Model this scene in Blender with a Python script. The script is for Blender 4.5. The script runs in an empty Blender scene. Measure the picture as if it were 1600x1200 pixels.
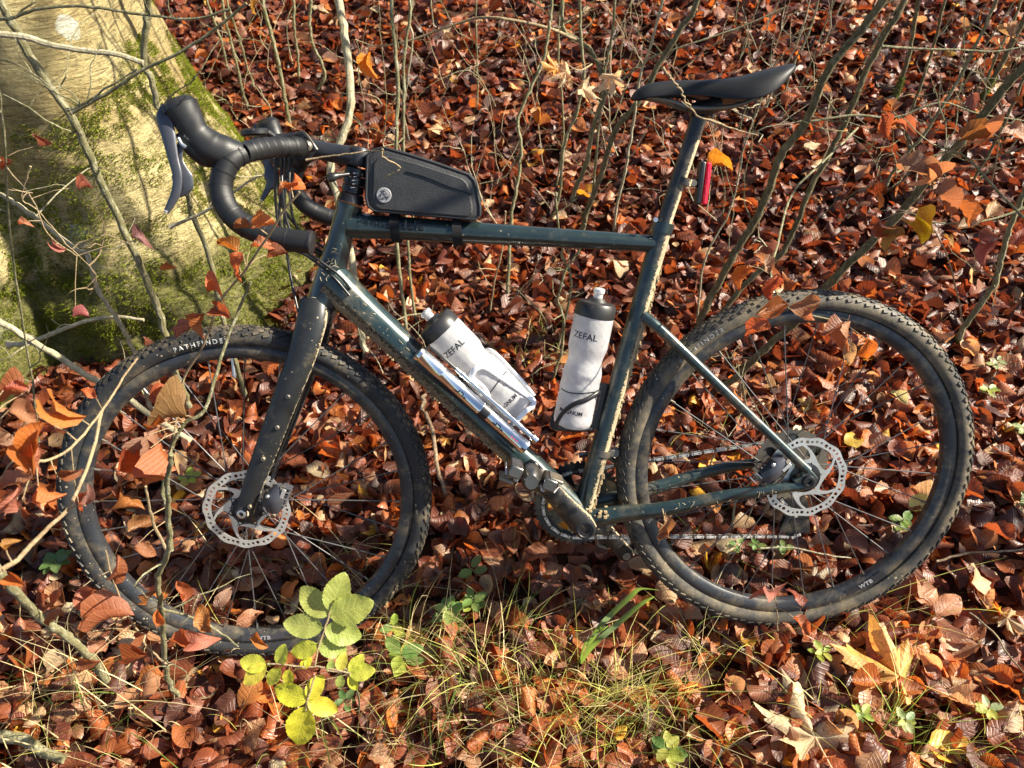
import bpy, bmesh, math, random
import numpy as np
from mathutils import Matrix, Vector
from mathutils import noise as mnoise

random.seed(7)
RNG = np.random.default_rng(11)
R = math.radians
SC = bpy.context.scene
COL = SC.collection

# ------------------------------------------------------------------ camera
CAM_LOC = Vector((-.12593, -.83345, 1.44102))
PITCH, ROLL, FPX = .72, -.05177, 1180.055
_f = Vector((0, math.cos(PITCH), -math.sin(PITCH)))
_u = Vector((0, math.sin(PITCH), math.cos(PITCH)))
_r = Vector((1, 0, 0))
CR = _r * math.cos(ROLL) + _u * math.sin(ROLL)
CU = _u * math.cos(ROLL) - _r * math.sin(ROLL)
cam_data = bpy.data.cameras.new('camera')
cam = bpy.data.objects.new('camera', cam_data)
COL.objects.link(cam)
cm = Matrix((CR, CU, -_f)).transposed().to_4x4()
cm.translation = CAM_LOC
cam.matrix_world = cm
cam_data.sensor_fit = 'HORIZONTAL'
cam_data.sensor_width = 36
cam_data.lens = 36 * FPX / 1600
cam_data.clip_start = .02
cam_data.clip_end = 500
cam_data.dof.use_dof = True
cam_data.dof.focus_distance = 1.33
cam_data.dof.aperture_fstop = 9.0
SC.camera = cam

# ------------------------------------------------------------------ light
SUN_AZ, SUN_EL = R(88), R(35)          # azimuth measured from +Y towards +X
world = bpy.data.worlds.new('World')
SC.world = world
world.use_nodes = True
wn = world.node_tree
bg = wn.nodes['Background']
sky = wn.nodes.new('ShaderNodeTexSky')
sky.sky_type = 'NISHITA'
sky.sun_disc = False
sky.sun_elevation = SUN_EL
sky.sun_rotation = SUN_AZ
sky.altitude = 200
wn.links.new(sky.outputs[0], bg.inputs[0])
bg.inputs[1].default_value = .06
sd = bpy.data.lights.new('sun', 'SUN')
sd.energy = 5.0
sd.angle = R(.53)
sd.color = (1, .91, .74)
sun = bpy.data.objects.new('sun', sd)
COL.objects.link(sun)
sdir = Vector((math.sin(SUN_AZ) * math.cos(SUN_EL), math.cos(SUN_AZ) * math.cos(SUN_EL), math.sin(SUN_EL)))
sun.rotation_euler = sdir.to_track_quat('Z', 'Y').to_euler()
sun.location = sdir * 10
SC.view_settings.view_transform = 'Standard'
SC.view_settings.look = 'None'
SC.view_settings.exposure = 1.62
SC.view_settings.gamma = 1
SC.cycles.max_bounces = 8
SC.cycles.transparent_max_bounces = 12
SC.cycles.use_denoising = True


# ------------------------------------------------------------------ node helpers
class NT:
    def __init__(s, name):
        s.m = bpy.data.materials.new(name)
        s.m.use_nodes = True
        s.t = s.m.node_tree
        s.b = s.t.nodes['Principled BSDF']
        s.out = s.t.nodes['Material Output']

    def n(s, kind, **kw):
        nd = s.t.nodes.new('ShaderNode' + kind)
        for k, v in kw.items():
            if k.startswith('i_'):
                nd.inputs[int(k[2:])].default_value = v
            else:
                setattr(nd, k, v)
        return nd

    def l(s, a, b):
        s.t.links.new(a, b)

    def math(s, op, a, b=None, c=None, clamp=False):
        nd = s.n('Math', operation=op, use_clamp=clamp)
        for i, v in enumerate((a, b, c)):
            if v is None:
                continue
            if isinstance(v, (int, float)):
                nd.inputs[i].default_value = v
            else:
                s.l(v, nd.inputs[i])
        return nd.outputs[0]

    def mix(s, fac, a, b, mode='MIX'):
        nd = s.n('Mix', data_type='RGBA', blend_type=mode)
        for i, v in ((0, fac), (6, a), (7, b)):
            if isinstance(v, (int, float)):
                nd.inputs[i].default_value = v
            elif isinstance(v, tuple):
                nd.inputs[i].default_value = v if len(v) == 4 else (*v, 1)
            else:
                s.l(v, nd.inputs[i])
        return nd.outputs[2]

    def ramp(s, fac, stops):
        nd = s.n('ValToRGB')
        e = nd.color_ramp.elements
        while len(e) < len(stops):
            e.new(.5)
        for i, (p, c) in enumerate(stops):
            e[i].position = p
            if isinstance(c, (int, float)):
                c = (c, c, c)
            e[i].color = (*c, 1)
        s.l(fac, nd.inputs[0])
        return nd.outputs[0]

    def noise(s, scale, detail=4, rough=.55, vec=None, dist=0):
        nd = s.n('TexNoise')
        nd.inputs['Scale'].default_value = scale
        nd.inputs['Detail'].default_value = detail
        nd.inputs['Roughness'].default_value = rough
        nd.inputs['Distortion'].default_value = dist
        if vec is not None:
            s.l(vec, nd.inputs['Vector'])
        return nd.outputs[0]

    def obj(s):
        return s.n('TexCoord').outputs['Object']

    def scale(s, vec, x, y, z):
        nd = s.n('Mapping')
        nd.inputs['Scale'].default_value = (x, y, z)
        s.l(vec, nd.inputs[0])
        return nd.outputs[0]

    def bump(s, h, strength=.4, dist=.002):
        nd = s.n('Bump')
        nd.inputs['Strength'].default_value = strength
        nd.inputs['Distance'].default_value = dist
        s.l(h, nd.inputs['Height'])
        s.l(nd.outputs[0], s.b.inputs['Normal'])
        return nd.outputs[0]

    def set(s, **kw):
        names = dict(color='Base Color', rough='Roughness', metal='Metallic', spec='Specular IOR Level', coat='Coat Weight',
                     coatr='Coat Roughness', trans='Transmission Weight', ior='IOR', sub='Subsurface Weight', alpha='Alpha')
        for k, v in kw.items():
            i = s.b.inputs[names[k]]
            if isinstance(v, tuple):
                i.default_value = (*v, 1) if len(v) == 3 else v
            elif isinstance(v, (int, float)):
                i.default_value = v
            else:
                s.l(v, i)


M = {}
DIRT = (.42, .33, .20)


def plain(name, color, rough=.5, metal=0, spec=.5, speck=0.0, dirt=0.0, bump=0.0, bscale=300, coat=0, back_mud=0.0, low_mud=0.0, grit=0.0):
    """solid material with grain, optional pale specks, mud film and caked mud on the rearward faces"""
    k = NT(name)
    o = k.obj()
    n1 = k.noise(28, 5, .6, o)
    c = k.mix(k.ramp(n1, [(.3, 0), (.75, 1)]), tuple(x * .8 for x in color), tuple(min(1, x * 1.2) for x in color))
    rough_s = k.math('MULTIPLY_ADD', n1, .25, rough - .12)
    if dirt > 0:
        n2 = k.noise(22, 8, .72, o)
        m = k.ramp(n2, [(.60 - .22 * dirt, 0), (.78 - .1 * dirt, 1)])
        mm = k.math('MULTIPLY', m, min(1, .35 + dirt * .6))
        c = k.mix(mm, c, tuple(x * .6 for x in DIRT))
        rough_s = k.math('MAXIMUM', rough_s, k.math('MULTIPLY', mm, .85))
    if speck > 0:
        v = k.n('TexVoronoi')
        v.inputs['Scale'].default_value = 150
        k.l(o, v.inputs['Vector'])
        cr = k.n('SeparateColor')
        k.l(v.outputs['Color'], cr.inputs[0])
        wob = k.math('MULTIPLY_ADD', k.noise(420, 3, .7, o), .35, k.math('SUBTRACT', v.outputs['Distance'], .17))
        lim = k.math('MULTIPLY', k.math('POWER', cr.outputs[0], 5), .42)
        zone_ = k.ramp(k.noise(16, 3, .6, o), [(.42, 0), (.62, 1)])
        sp = k.math('MULTIPLY', k.math('LESS_THAN', wob, k.math('MULTIPLY', lim, zone_)), min(1, speck * 1.6))
        c = k.mix(k.math('MULTIPLY', sp, .75), c, (.52, .43, .29))
    if back_mud > 0 or low_mud > 0:
        g = k.n('NewGeometry')
        vt = k.n('VectorTransform', vector_type='NORMAL', convert_from='WORLD', convert_to='OBJECT')
        k.l(g.outputs['Normal'], vt.inputs[0])
        sx = k.n('SeparateXYZ')
        k.l(vt.outputs[0], sx.inputs[0])
        nm = k.noise(190, 7, .8, o)
        f = None
        if back_mud > 0:
            f = k.math('MULTIPLY_ADD', k.math('SUBTRACT', nm, .5), 1.3, sx.outputs[0])
            f = k.math('GREATER_THAN', f, 1.0 - back_mud)
        if low_mud > 0:
            f2 = k.math('MULTIPLY_ADD', k.math('SUBTRACT', nm, .5), 2.0, k.math('MULTIPLY', sx.outputs[2], -1))
            f2 = k.math('GREATER_THAN', f2, 1.0 - low_mud)
            f = f2 if f is None else k.math('MAXIMUM', f, f2)
        c = k.mix(f, c, k.mix(n1, tuple(x * .5 for x in DIRT), (.34, .28, .19)) if low_mud > 0 else k.mix(n1, tuple(x * .75 for x in DIRT), (.62, .52, .35)))
        rough_s = k.math('MAXIMUM', rough_s, k.math('MULTIPLY', f, .9))
        k.bump(k.math('MULTIPLY', f, nm), .9, .004)
    elif bump > 0:
        k.bump(k.noise(bscale, 3, .6, o), bump, .001)
    k.set(color=c, rough=rough_s, metal=metal, spec=spec, coat=coat, coatr=.1)
    M[name] = k.m
    return k.m


plain('frame_paint', (.016, .030, .031), .30, .25, .6, speck=.28, dirt=.12, coat=.6)
plain('frame_muddy', (.016, .030, .031), .32, .25, .6, speck=.4, dirt=.5, coat=.3, back_mud=.62)
plain('down_tube_paint', (.017, .036, .037), .28, .3, .6, speck=.4, dirt=.4, coat=.5, low_mud=.72)
plain('stay_paint', (.018, .036, .038), .33, .25, .6, speck=.4, dirt=.45, coat=.4)
plain('fork_black', (.014, .016, .018), .42, 0, .5, speck=.45, dirt=.22, back_mud=.14)
plain('post_black', (.016, .018, .02), .40, 0, .5, speck=.2, dirt=.3, back_mud=.55)
plain('black_plastic', (.014, .014, .016), .38, 0, .5, speck=.06)
plain('saddle_black', (.011, .0115, .013), .52, 0, .35, bump=.25, bscale=900)
plain('bar_tape', (.009, .0095, .0105), .46, 0, .45, bump=.35, bscale=1200)
plain('hood_rubber', (.016, .0165, .018), .42, 0, .4, bump=.3, bscale=900)
plain('lever_grey', (.070, .073, .088), .36, .35, .5)
plain('stem_black', (.018, .02, .026), .36, .1, .5, speck=.12)
plain('spacer_black', (.014, .015, .018), .3, .2, .5, speck=.5)
plain('tyre_rubber', (.022, .023, .025), .62, 0, .35, speck=.5, dirt=.42, bump=.4, bscale=400)
plain('tyre_rubber_muddy', (.052, .050, .046), .66, 0, .35, speck=.7, dirt=.74, bump=.5, bscale=300)
plain('tread_rubber', (.018, .018, .019), .6, 0, .4, speck=.5, dirt=.7)
plain('rim_black', (.028, .031, .037), .36, .2, .5, speck=.35, dirt=.55)
plain('spoke_steel', (.10, .10, .105), .50, .6, .4, dirt=.25)
plain('hub_black', (.02, .02, .022), .35, .4, .5, dirt=.4)
plain('rotor_steel', (.66, .65, .62), .34, .75, .5, dirt=.10)
plain('aluminium', (.55, .55, .56), .3, .9, .5, dirt=.15)
plain('steel_dark', (.15, .145, .135), .45, .6, .5, dirt=.9)
plain('chain_steel', (.70, .68, .64), .40, .45, .5, dirt=.12)
plain('crank_dark', (.030, .030, .032), .34, .4, .5, speck=.5, dirt=.45, back_mud=.34)
plain('pedal_metal', (.20, .195, .185), .30, .9, .5, speck=.4, dirt=.35)
plain('mud', (.36, .27, .15), .95, 0, .1, bump=1, bscale=200)
plain('bag_fabric', (.030, .031, .033), .46, 0, .5, bump=1.0, bscale=420)
plain('bag_rubber', (.022, .023, .026), .5, 0, .4)
plain('logo_grey', (.30, .30, .32), .5)
plain('strap_black', (.012, .012, .014), .8, 0, .2, bump=.6, bscale=1500)
plain('print_dark', (.004, .005, .007), .3)
plain('print_white', (.66, .66, .64), .6)
plain('print_grey', (.30, .31, .32), .5)
plain('cap_black', (.02, .02, .021), .42, 0, .5, dirt=.25)
plain('white_plastic', (.80, .80, .82), .35, 0, .5, dirt=.08)
plain('red_reflector', (.75, .015, .03), .2, 0, .6)
plain('cable_black', (.010, .010, .011), .35)
plain('brand_red', (.5, .04, .05), .4)


def chrome():
    k = NT('polished_chrome')
    o = k.obj()
    k.set(color=(.80, .79, .78), rough=k.math('MULTIPLY_ADD', k.noise(60, 4, .6, o), .22, .03), metal=1.0)
    M['polished_chrome'] = k.m
    k = NT('lens_red')
    k.set(color=(1, .02, .06), rough=.12, spec=.7, sub=.2)
    w = k.n('TexWave')
    w.inputs['Scale'].default_value = 120
    k.l(k.obj(), w.inputs['Vector'])
    k.bump(w.outputs[0], .5, .002)
    M['lens_red'] = k.m
    # milky translucent bottle plastic
    k = NT('bottle_plastic')
    o = k.obj()
    n = k.noise(26, 5, .65, o)
    c = k.mix(k.ramp(n, [(.36, 0), (.62, 1)]), (.60, .61, .64), (.86, .86, .88))
    n2 = k.noise(240, 5, .7, o)
    c = k.mix(k.math('MULTIPLY', k.ramp(n2, [(.60, 0), (.72, 1)]), .45), c, (.40, .37, .32))
    wv = k.n('TexWave', bands_direction='DIAGONAL')
    wv.inputs['Scale'].default_value = 38
    wv.inputs['Distortion'].default_value = 2
    k.l(o, wv.inputs['Vector'])
    k.bump(k.math('ADD', k.math('MULTIPLY', wv.outputs[0], .10), n), .35, .004)
    k.set(color=c, rough=.26, trans=.45, spec=.55, ior=1.3)
    tr = k.n('BsdfTranslucent')
    k.l(c, tr.inputs[0])
    mx = k.n('MixShader')
    mx.inputs[0].default_value = .30
    k.l(k.b.outputs[0], mx.inputs[1])
    k.l(tr.outputs[0], mx.inputs[2])
    k.l(mx.outputs[0], k.out.inputs[0])
    M['bottle_plastic'] = k.m


chrome()


def leaf_material(name, source, green=False, fixed=None):
    """source 'attribute' reads the colour stored per leaf, 'object' the object's own colour"""
    k = NT(name)
    if fixed is not None:
        rgb = k.n('RGB')
        rgb.outputs[0].default_value = (*fixed, 1)
        base = rgb.outputs[0]
    elif source == 'attribute':
        base = k.n('Attribute', attribute_name='leaf_colour').outputs['Color']
    else:
        base = k.n('ObjectInfo').outputs['Color']
    uv = k.n('UVMap')
    sx = k.n('SeparateXYZ')
    k.l(uv.outputs[0], sx.inputs[0])
    u, v = sx.outputs[0], sx.outputs[1]
    av = k.math('ABSOLUTE', v)
    mid = k.math('SUBTRACT', 1, k.math('MULTIPLY', av, 14), clamp=True)
    ph = k.math('MULTIPLY', k.math('SUBTRACT', u, k.math('MULTIPLY', av, .22)), 2 * math.pi * 8)
    side = k.math('POWER', k.math('MULTIPLY_ADD', k.math('SINE', ph), .5, .5), 7)
    vein = k.math('MAXIMUM', mid, k.math('MULTIPLY', side, .8))
    n = k.noise(38, 5, .65, k.obj())
    nf = k.noise(320, 3, .6, k.obj())
    dark = k.mix(1.0, base, (.50, .42, .40), 'MULTIPLY')
    c = k.mix(k.ramp(n, [(.38, 0), (.66, .85)]), base, dark)
    veinc = k.mix(.5, base, (.75, .80, .30) if green else (.50, .30, .14))
    c = k.mix(k.math('MULTIPLY', vein, .30 if green else .16), c, veinc)
    c = k.mix(k.math('MULTIPLY', k.ramp(nf, [(.62, 0), (.72, 1)]), .5), c, (.05, .03, .02))
    h = k.math('ADD', k.math('MULTIPLY', vein, -1.0), k.math('MULTIPLY', nf, .5))
    b = k.bump(h, .55 if not green else .22, .0014)
    k.set(color=c, rough=k.math('MULTIPLY_ADD', n, .50, .20 if not green else .22), spec=.6)
    tr = k.n('BsdfTranslucent')
    bright = k.mix(1.0, c, (1.9, 1.35, 1.0) if not green else (1.5, 1.6, .6), 'MULTIPLY')
    k.l(bright, tr.inputs[0])
    k.l(b, tr.inputs['Normal'])
    mx = k.n('MixShader')
    mx.inputs[0].default_value = .42 if green else .36
    k.l(k.b.outputs[0], mx.inputs[1])
    k.l(tr.outputs[0], mx.inputs[2])
    k.l(mx.outputs[0], k.out.inputs[0])
    M[name] = k.m


leaf_material('dead_leaf_litter', 'attribute')
leaf_material('dead_leaf', 'object')
leaf_material('green_leaf', 'object', True)


def wood(name, c1, c2, c3, lichen=.5, sc=1.0):
    k = NT(name)
    o = k.obj()
    n = k.noise(9 * sc, 6, .6, o)
    c = k.mix(k.ramp(n, [(.3, 0), (.7, 1)]), c1, c2)
    n2 = k.noise(110 * sc, 6, .72, k.scale(o, 1, 1, .45))
    c = k.mix(k.math('MULTIPLY', k.ramp(n2, [(.50, 0), (.60, 1)]), lichen), c, c3)
    n3 = k.noise(230, 4, .7, k.scale(o, .8, .8, 1.6))
    c = k.mix(k.math('MULTIPLY', k.ramp(n3, [(.58, 0), (.7, 1)]), .5), c, tuple(x * .4 for x in c1))
    k.set(color=c, rough=.7, spec=.25)
    k.bump(k.math('ADD', n3, n2), 1.0, .0035)
    M[name] = k.m


wood('sapling_bark', (.12, .115, .055), (.24, .215, .11), (.42, .40, .28), .6)
wood('pale_bark', (.26, .23, .14), (.44, .39, .25), (.62, .58, .46))
wood('dark_bark', (.075, .066, .032), (.17, .14, .07), (.30, .27, .16), .6)
wood('twig_bark', (.22, .15, .085), (.42, .32, .18), (.55, .46, .30), .3)
wood('dead_wood', (.10, .065, .04), (.26, .18, .11), (.45, .36, .25))


def trunk_material():
    k = NT('beech_bark')
    o = k.obj()
    big = k.noise(2.6, 5, .6, o)
    c = k.mix(k.ramp(big, [(.32, 0), (.68, 1)]), (.36, .27, .11), (.70, .60, .31))
    n2 = k.noise(7, 7, .68, o, .6)
    c = k.mix(k.math('MULTIPLY', k.ramp(n2, [(.50, 0), (.72, 1)]), .45), c, (.24, .20, .09))
    # lichen rosettes
    v = k.n('TexVoronoi')
    v.inputs['Scale'].default_value = 8
    k.l(o, v.inputs['Vector'])
    jitter = k.math('MULTIPLY_ADD', k.noise(70, 4, .7, o), .30, v.outputs['Distance'])
    cr = k.n('SeparateColor')
    k.l(v.outputs['Color'], cr.inputs[0])
    lm = k.math('MULTIPLY', k.math('LESS_THAN', jitter, .41), k.math('LESS_THAN', cr.outputs[0], .30))
    c = k.mix(k.math('MULTIPLY', lm, .75), c, (.62, .63, .54))
    # horizontal, slightly wavy ridges of old beech bark
    mpn = k.n('Mapping')
    mpn.inputs['Rotation'].default_value = (0, .45, 0)
    mpn.inputs['Scale'].default_value = (4.5, 4.5, 30)
    k.l(o, mpn.inputs[0])
    rd = k.noise(2.6, 9, .70, mpn.outputs[0], 1.2)
    rdh = k.ramp(rd, [(.34, 0), (.44, .55), (.62, 1)])
    fine = k.noise(55, 6, .7, k.scale(o, 1, 1, 2.0))
    c = k.mix(k.math('MULTIPLY', k.ramp(rd, [(.32, 1), (.46, 0)]), .70), c, (.12, .075, .030))
    gr_ = k.noise(95, 6, .75, o)
    c = k.mix(k.math('MULTIPLY', k.ramp(gr_, [(.42, 1), (.50, 0)]), .40), c, (.16, .11, .04))
    # moss tint: low down and in the flutes
    sp = k.n('SeparateXYZ')
    k.l(o, sp.inputs[0])
    mossn = k.noise(4.5, 6, .65, o)
    low = k.math('MULTIPLY_ADD', sp.outputs[2], -1.6, .66)
    mf = k.ramp(k.math('ADD', low, k.math('MULTIPLY', mossn, .6)), [(.50, 0), (.62, 1)])
    c = k.mix(k.math('MULTIPLY', mf, .8), c, k.mix(k.ramp(gr_, [(.4, 0), (.6, 1)]), (.035, .042, .010), (.15, .16, .03)))
    k.set(color=c, rough=.82, spec=.2)
    h = k.math('ADD', k.math('MULTIPLY', rdh, 1.3), k.math('ADD', k.math('MULTIPLY', fine, .7), k.math('MULTIPLY', gr_, .5)))
    k.bump(h, .8, .020)
    M['beech_bark'] = k.m
    k = NT('moss')
    a = k.n('Attribute', attribute_name='leaf_colour').outputs['Color']
    k.set(color=a, rough=.8, spec=.15)
    tr = k.n('BsdfTranslucent')
    k.l(a, tr.inputs[0])
    mx = k.n('MixShader')
    mx.inputs[0].default_value = .4
    k.l(k.b.outputs[0], mx.inputs[1])
    k.l(tr.outputs[0], mx.inputs[2])
    k.l(mx.outputs[0], k.out.inputs[0])
    M['moss'] = k.m
    k = NT('grass_blade')
    a = k.n('Attribute', attribute_name='leaf_colour').outputs['Color']
    k.set(color=a, rough=.5, spec=.4)
    tr = k.n('BsdfTranslucent')
    k.l(a, tr.inputs[0])
    mx = k.n('MixShader')
    mx.inputs[0].default_value = .4
    k.l(k.b.outputs[0], mx.inputs[1])
    k.l(tr.outputs[0], mx.inputs[2])
    k.l(mx.outputs[0], k.out.inputs[0])
    M['grass_blade'] = k.m
    k = NT('soil')
    o = k.obj()
    n = k.noise(30, 8, .7, o)
    n2 = k.noise(3, 3, .6, o)
    c = k.mix(n, (.018, .010, .006), (.10, .045, .022))
    c = k.mix(n2, c, (.05, .022, .012))
    k.set(color=c, rough=.85, spec=.2)
    k.bump(n, 1, .02)
    M['soil'] = k.m


trunk_material()

# ------------------------------------------------------------------ space and pixels
YAW, LEAN = .01317, .44634
BIKE = (Matrix.Rotation(YAW, 4, 'Z') @ Matrix.Rotation(-LEAN, 4, 'X'))
IDENT = Matrix.Identity(4)


def ray(px, py):
    return _f + CR * ((px - 800) / FPX) - CU * ((py - 600) / FPX)


def pt(px, py, w=0.0):
    """bike-local point (x rearward, y away, z up the frame) at lateral offset w towards the near side"""
    inv = BIKE.inverted()
    c = inv @ CAM_LOC
    d = inv.to_3x3() @ ray(px, py)
    t = (-w - c.y) / d.y
    return c + d * t


def g(x, y):
    return -.042 + .25 * .3 * math.log1p(math.exp(min(30, (y - .55) / .3))) + .02 * math.sin(x * 2.1 + 1) * math.sin(y * 1.7) * min(1, max(0, (y - .6)))


def gnp(x, y):
    return -.042 + .075 * np.log1p(np.exp(np.minimum(30, (y - .55) / .3))) + .02 * np.sin(x * 2.1 + 1) * np.sin(y * 1.7) * np.clip(y - .6, 0, 1)


def on_ground(px, py):
    d = ray(px, py)
    t = .3
    while t < 14:
        P = CAM_LOC + d * t
        if P.z < g(P.x, P.y):
            return P
        t += .004
    return P


def on_plane(px, py, y0, k=0.0, z0=0.0):
    """world point on the upright plane y = y0 + k (z - z0)"""
    d = ray(px, py)
    t = (y0 - CAM_LOC.y + k * (CAM_LOC.z - z0)) / (d.y - k * d.z)
    return CAM_LOC + d * t


def at_depth(px, py, dist):
    return CAM_LOC + ray(px, py) * dist


# ------------------------------------------------------------------ objects
def tag(o, label=None, cat=None, group=None, kind=None):
    if label: o['label'] = label
    if cat: o['category'] = cat
    if group: o['group'] = group
    if kind: o['kind'] = kind
    return o


ROOT = {}


def empty(name, mw=IDENT, parent=None):
    o = bpy.data.objects.new(name, None)
    o.empty_display_size = .05
    COL.objects.link(o)
    if parent is not None:
        o.parent = parent
        ROOT[o.name] = ROOT.get(parent.name, IDENT)
    else:
        o.matrix_world = mw
        ROOT[o.name] = mw.copy()
    return o


def link_mesh(name, me, parent=None, mw=IDENT):
    o = bpy.data.objects.new(name, me)
    COL.objects.link(o)
    if parent is not None:
        o.parent = parent
        ROOT[o.name] = ROOT.get(parent.name, IDENT)
    else:
        o.matrix_world = mw
        ROOT[o.name] = mw.copy()
    return o


class MB:
    def __init__(s):
        s.v, s.f = [], []

    def add(s, vs, fs):
        n = len(s.v)
        s.v.extend(Vector(v) for v in vs)
        s.f.extend(tuple(i + n for i in f) for f in fs)
        return s

    def box(s, c, sx, sy, sz, ax=None):
        c = Vector(c)
        X, Y, Z = ax or (Vector((1, 0, 0)), Vector((0, 1, 0)), Vector((0, 0, 1)))
        vs = [c + X * (sx / 2 * a) + Y * (sy / 2 * b) + Z * (sz / 2 * d) for a in (-1, 1) for b in (-1, 1) for d in (-1, 1)]
        return s.add(vs, [(0, 1, 3, 2), (4, 6, 7, 5), (0, 4, 5, 1), (2, 3, 7, 6), (0, 2, 6, 4), (1, 5, 7, 3)])

    def tube(s, pts, rad, seg=10, closed=False, caps=True, squash=None, up=None):
        """swept tube; rad number or list; squash (a,b) scales the two section axes; up fixes the first section axis"""
        P = [Vector(p) for p in pts]
        n = len(P)
        rr = rad if isinstance(rad, (list, tuple)) else [rad] * n
        T = []
        for i in range(n):
            a = P[i - 1] if (i > 0 or closed) else P[i]
            b = P[(i + 1) % n] if (i < n - 1 or closed) else P[i]
            d = (b - a)
            T.append(d.normalized() if d.length > 1e-9 else Vector((0, 0, 1)))
        ref = Vector(up) if up is not None else (Vector((0, 0, 1)) if abs(T[0].z) < .9 else Vector((1, 0, 0)))
        N = (ref - T[0] * ref.dot(T[0])).normalized()
        base = len(s.v)
        for i in range(n):
            if up is not None:
                N = (ref - T[i] * ref.dot(T[i]))
            else:
                N = N - T[i] * N.dot(T[i])
            N.normalize()
            B = T[i].cross(N)
            sq = (1, 1) if squash is None else (squash[i] if isinstance(squash, list) else squash)
            for j in range(seg):
                a = 2 * math.pi * j / seg
                s.v.append(P[i] + N * (math.cos(a) * rr[i] * sq[0]) + B * (math.sin(a) * rr[i] * sq[1]))
        for i in range(n if closed else n - 1):
            for j in range(seg):
                k = (j + 1) % seg
                i2 = (i + 1) % n
                s.f.append((base + i * seg + j, base + i * seg + k, base + i2 * seg + k, base + i2 * seg + j))
        if caps and not closed:
            s.f.append(tuple(base + j for j in range(seg))[::-1])
            s.f.append(tuple(base + (n - 1) * seg + j for j in range(seg)))
        return s

    def lathe(s, p0, p1, prof, seg=32, caps=False):
        """prof: list of (distance from p0 towards p1, radius)"""
        p0, p1 = Vector(p0), Vector(p1)
        T = (p1 - p0).normalized()
        ref = Vector((0, 0, 1)) if abs(T.z) < .9 else Vector((1, 0, 0))
        N = (ref - T * ref.dot(T)).normalized()
        B = T.cross(N)
        base = len(s.v)
        for d, r in prof:
            for j in range(seg):
                a = 2 * math.pi * j / seg
                s.v.append(p0 + T * d + N * (r * math.cos(a)) + B * (r * math.sin(a)))
        for i in range(len(prof) - 1):
            for j in range(seg):
                k = (j + 1) % seg
                s.f.append((base + i * seg + j, base + (i + 1) * seg + j, base + (i + 1) * seg + k, base + i * seg + k))
        if caps:
            s.f.append(tuple(base + j for j in range(seg)))
            s.f.append(tuple(base + (len(prof) - 1) * seg + j for j in range(seg))[::-1])
        return s

    def ring(s, C, A, B, rad, seg, prof):
        """revolve prof (radial, lateral) round centre C with in-plane axes A, B"""
        C, A, B = Vector(C), Vector(A), Vector(B)
        W = A.cross(B).normalized()
        base = len(s.v)
        m = len(prof)
        for i in range(seg):
            a = 2 * math.pi * i / seg
            d = A * math.cos(a) + B * math.sin(a)
            for r, w in prof:
                s.v.append(C + d * r + W * w)
        for i in range(seg):
            i2 = (i + 1) % seg
            for j in range(m):
                k = (j + 1) % m
                s.f.append((base + i * m + j, base + i2 * m + j, base + i2 * m + k, base + i * m + k))
        return s

    def build(s, name, mat, parent=None, space=BIKE, smooth=True, bevel=0, sub=0, mw=None, shade_angle=None):
        me = bpy.data.meshes.new(name)
        inv = ROOT[parent.name].inverted() if parent is not None else (mw or IDENT).inverted()
        T = inv @ space
        me.from_pydata([tuple(T @ v) for v in s.v], [], s.f)
        me.materials.append(M[mat] if isinstance(mat, str) else mat)
        bm = bmesh.new()
        bm.from_mesh(me)
        bmesh.ops.recalc_face_normals(bm, faces=bm.faces)
        if smooth:
            ang = R(shade_angle or 40)
            for f in bm.faces:
                f.smooth = True
            for e in bm.edges:
                if len(e.link_faces) == 2 and e.calc_face_angle(0) > ang:
                    e.smooth = False
        bm.to_mesh(me)
        bm.free()
        o = link_mesh(name, me, parent, mw or IDENT)
        if bevel:
            b = o.modifiers.new('bevel', 'BEVEL')
            b.width = bevel
            b.segments = 2
            b.limit_method = 'ANGLE'
            b.angle_limit = R(35)
        if sub:
            b = o.modifiers.new('sub', 'SUBSURF')
            b.levels = b.render_levels = sub
        return o


def spline(pts, n=8):
    """Catmull-Rom through points (tuples/Vectors); returns a denser list"""
    P = [Vector(p) for p in pts]
    P = [P[0] * 2 - P[1]] + P + [P[-1] * 2 - P[-2]]
    out = []
    for i in range(1, len(P) - 2):
        a, b, c, d = P[i - 1:i + 3]
        for k in range(n):
            t = k / n
            out.append(.5 * ((2 * b) + (c - a) * t + (2 * a - 5 * b + 4 * c - d) * t * t + (3 * b - a - 3 * c + d) * t ** 3))
    out.append(P[-2])
    return out


def lerp_list(vals, m):
    n = len(vals)
    return [vals[min(n - 1, int(i * (n - 1) / (m - 1)))] * (1 - ((i * (n - 1) / (m - 1)) % 1)) + vals[min(n - 1, int(i * (n - 1) / (m - 1)) + 1)] * ((i * (n - 1) / (m - 1)) % 1) for i in range(m)]


def curve_faces(splines, extrude=0.0, res=1):
    """filled 2-D shape with holes -> (verts, faces)"""
    cu = bpy.data.curves.new('tmp', 'CURVE')
    cu.dimensions = '2D'
    cu.fill_mode = 'BOTH'
    cu.extrude = extrude
    for sp in splines:
        q = cu.splines.new('POLY')
        q.points.add(len(sp) - 1)
        for i, p in enumerate(sp):
            q.points[i].co = (p[0], p[1], 0, 1)
        q.use_cyclic_u = True
    return _to_faces(cu)


def _to_faces(cu):
    o = bpy.data.objects.new('tmp', cu)
    COL.objects.link(o)
    dg = bpy.context.evaluated_depsgraph_get()
    me = bpy.data.meshes.new_from_object(o.evaluated_get(dg))
    vs = [v.co.copy() for v in me.vertices]
    fs = [tuple(p.vertices) for p in me.polygons]
    bpy.data.objects.remove(o)
    bpy.data.curves.remove(cu)
    bpy.data.meshes.remove(me)
    return vs, fs


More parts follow.
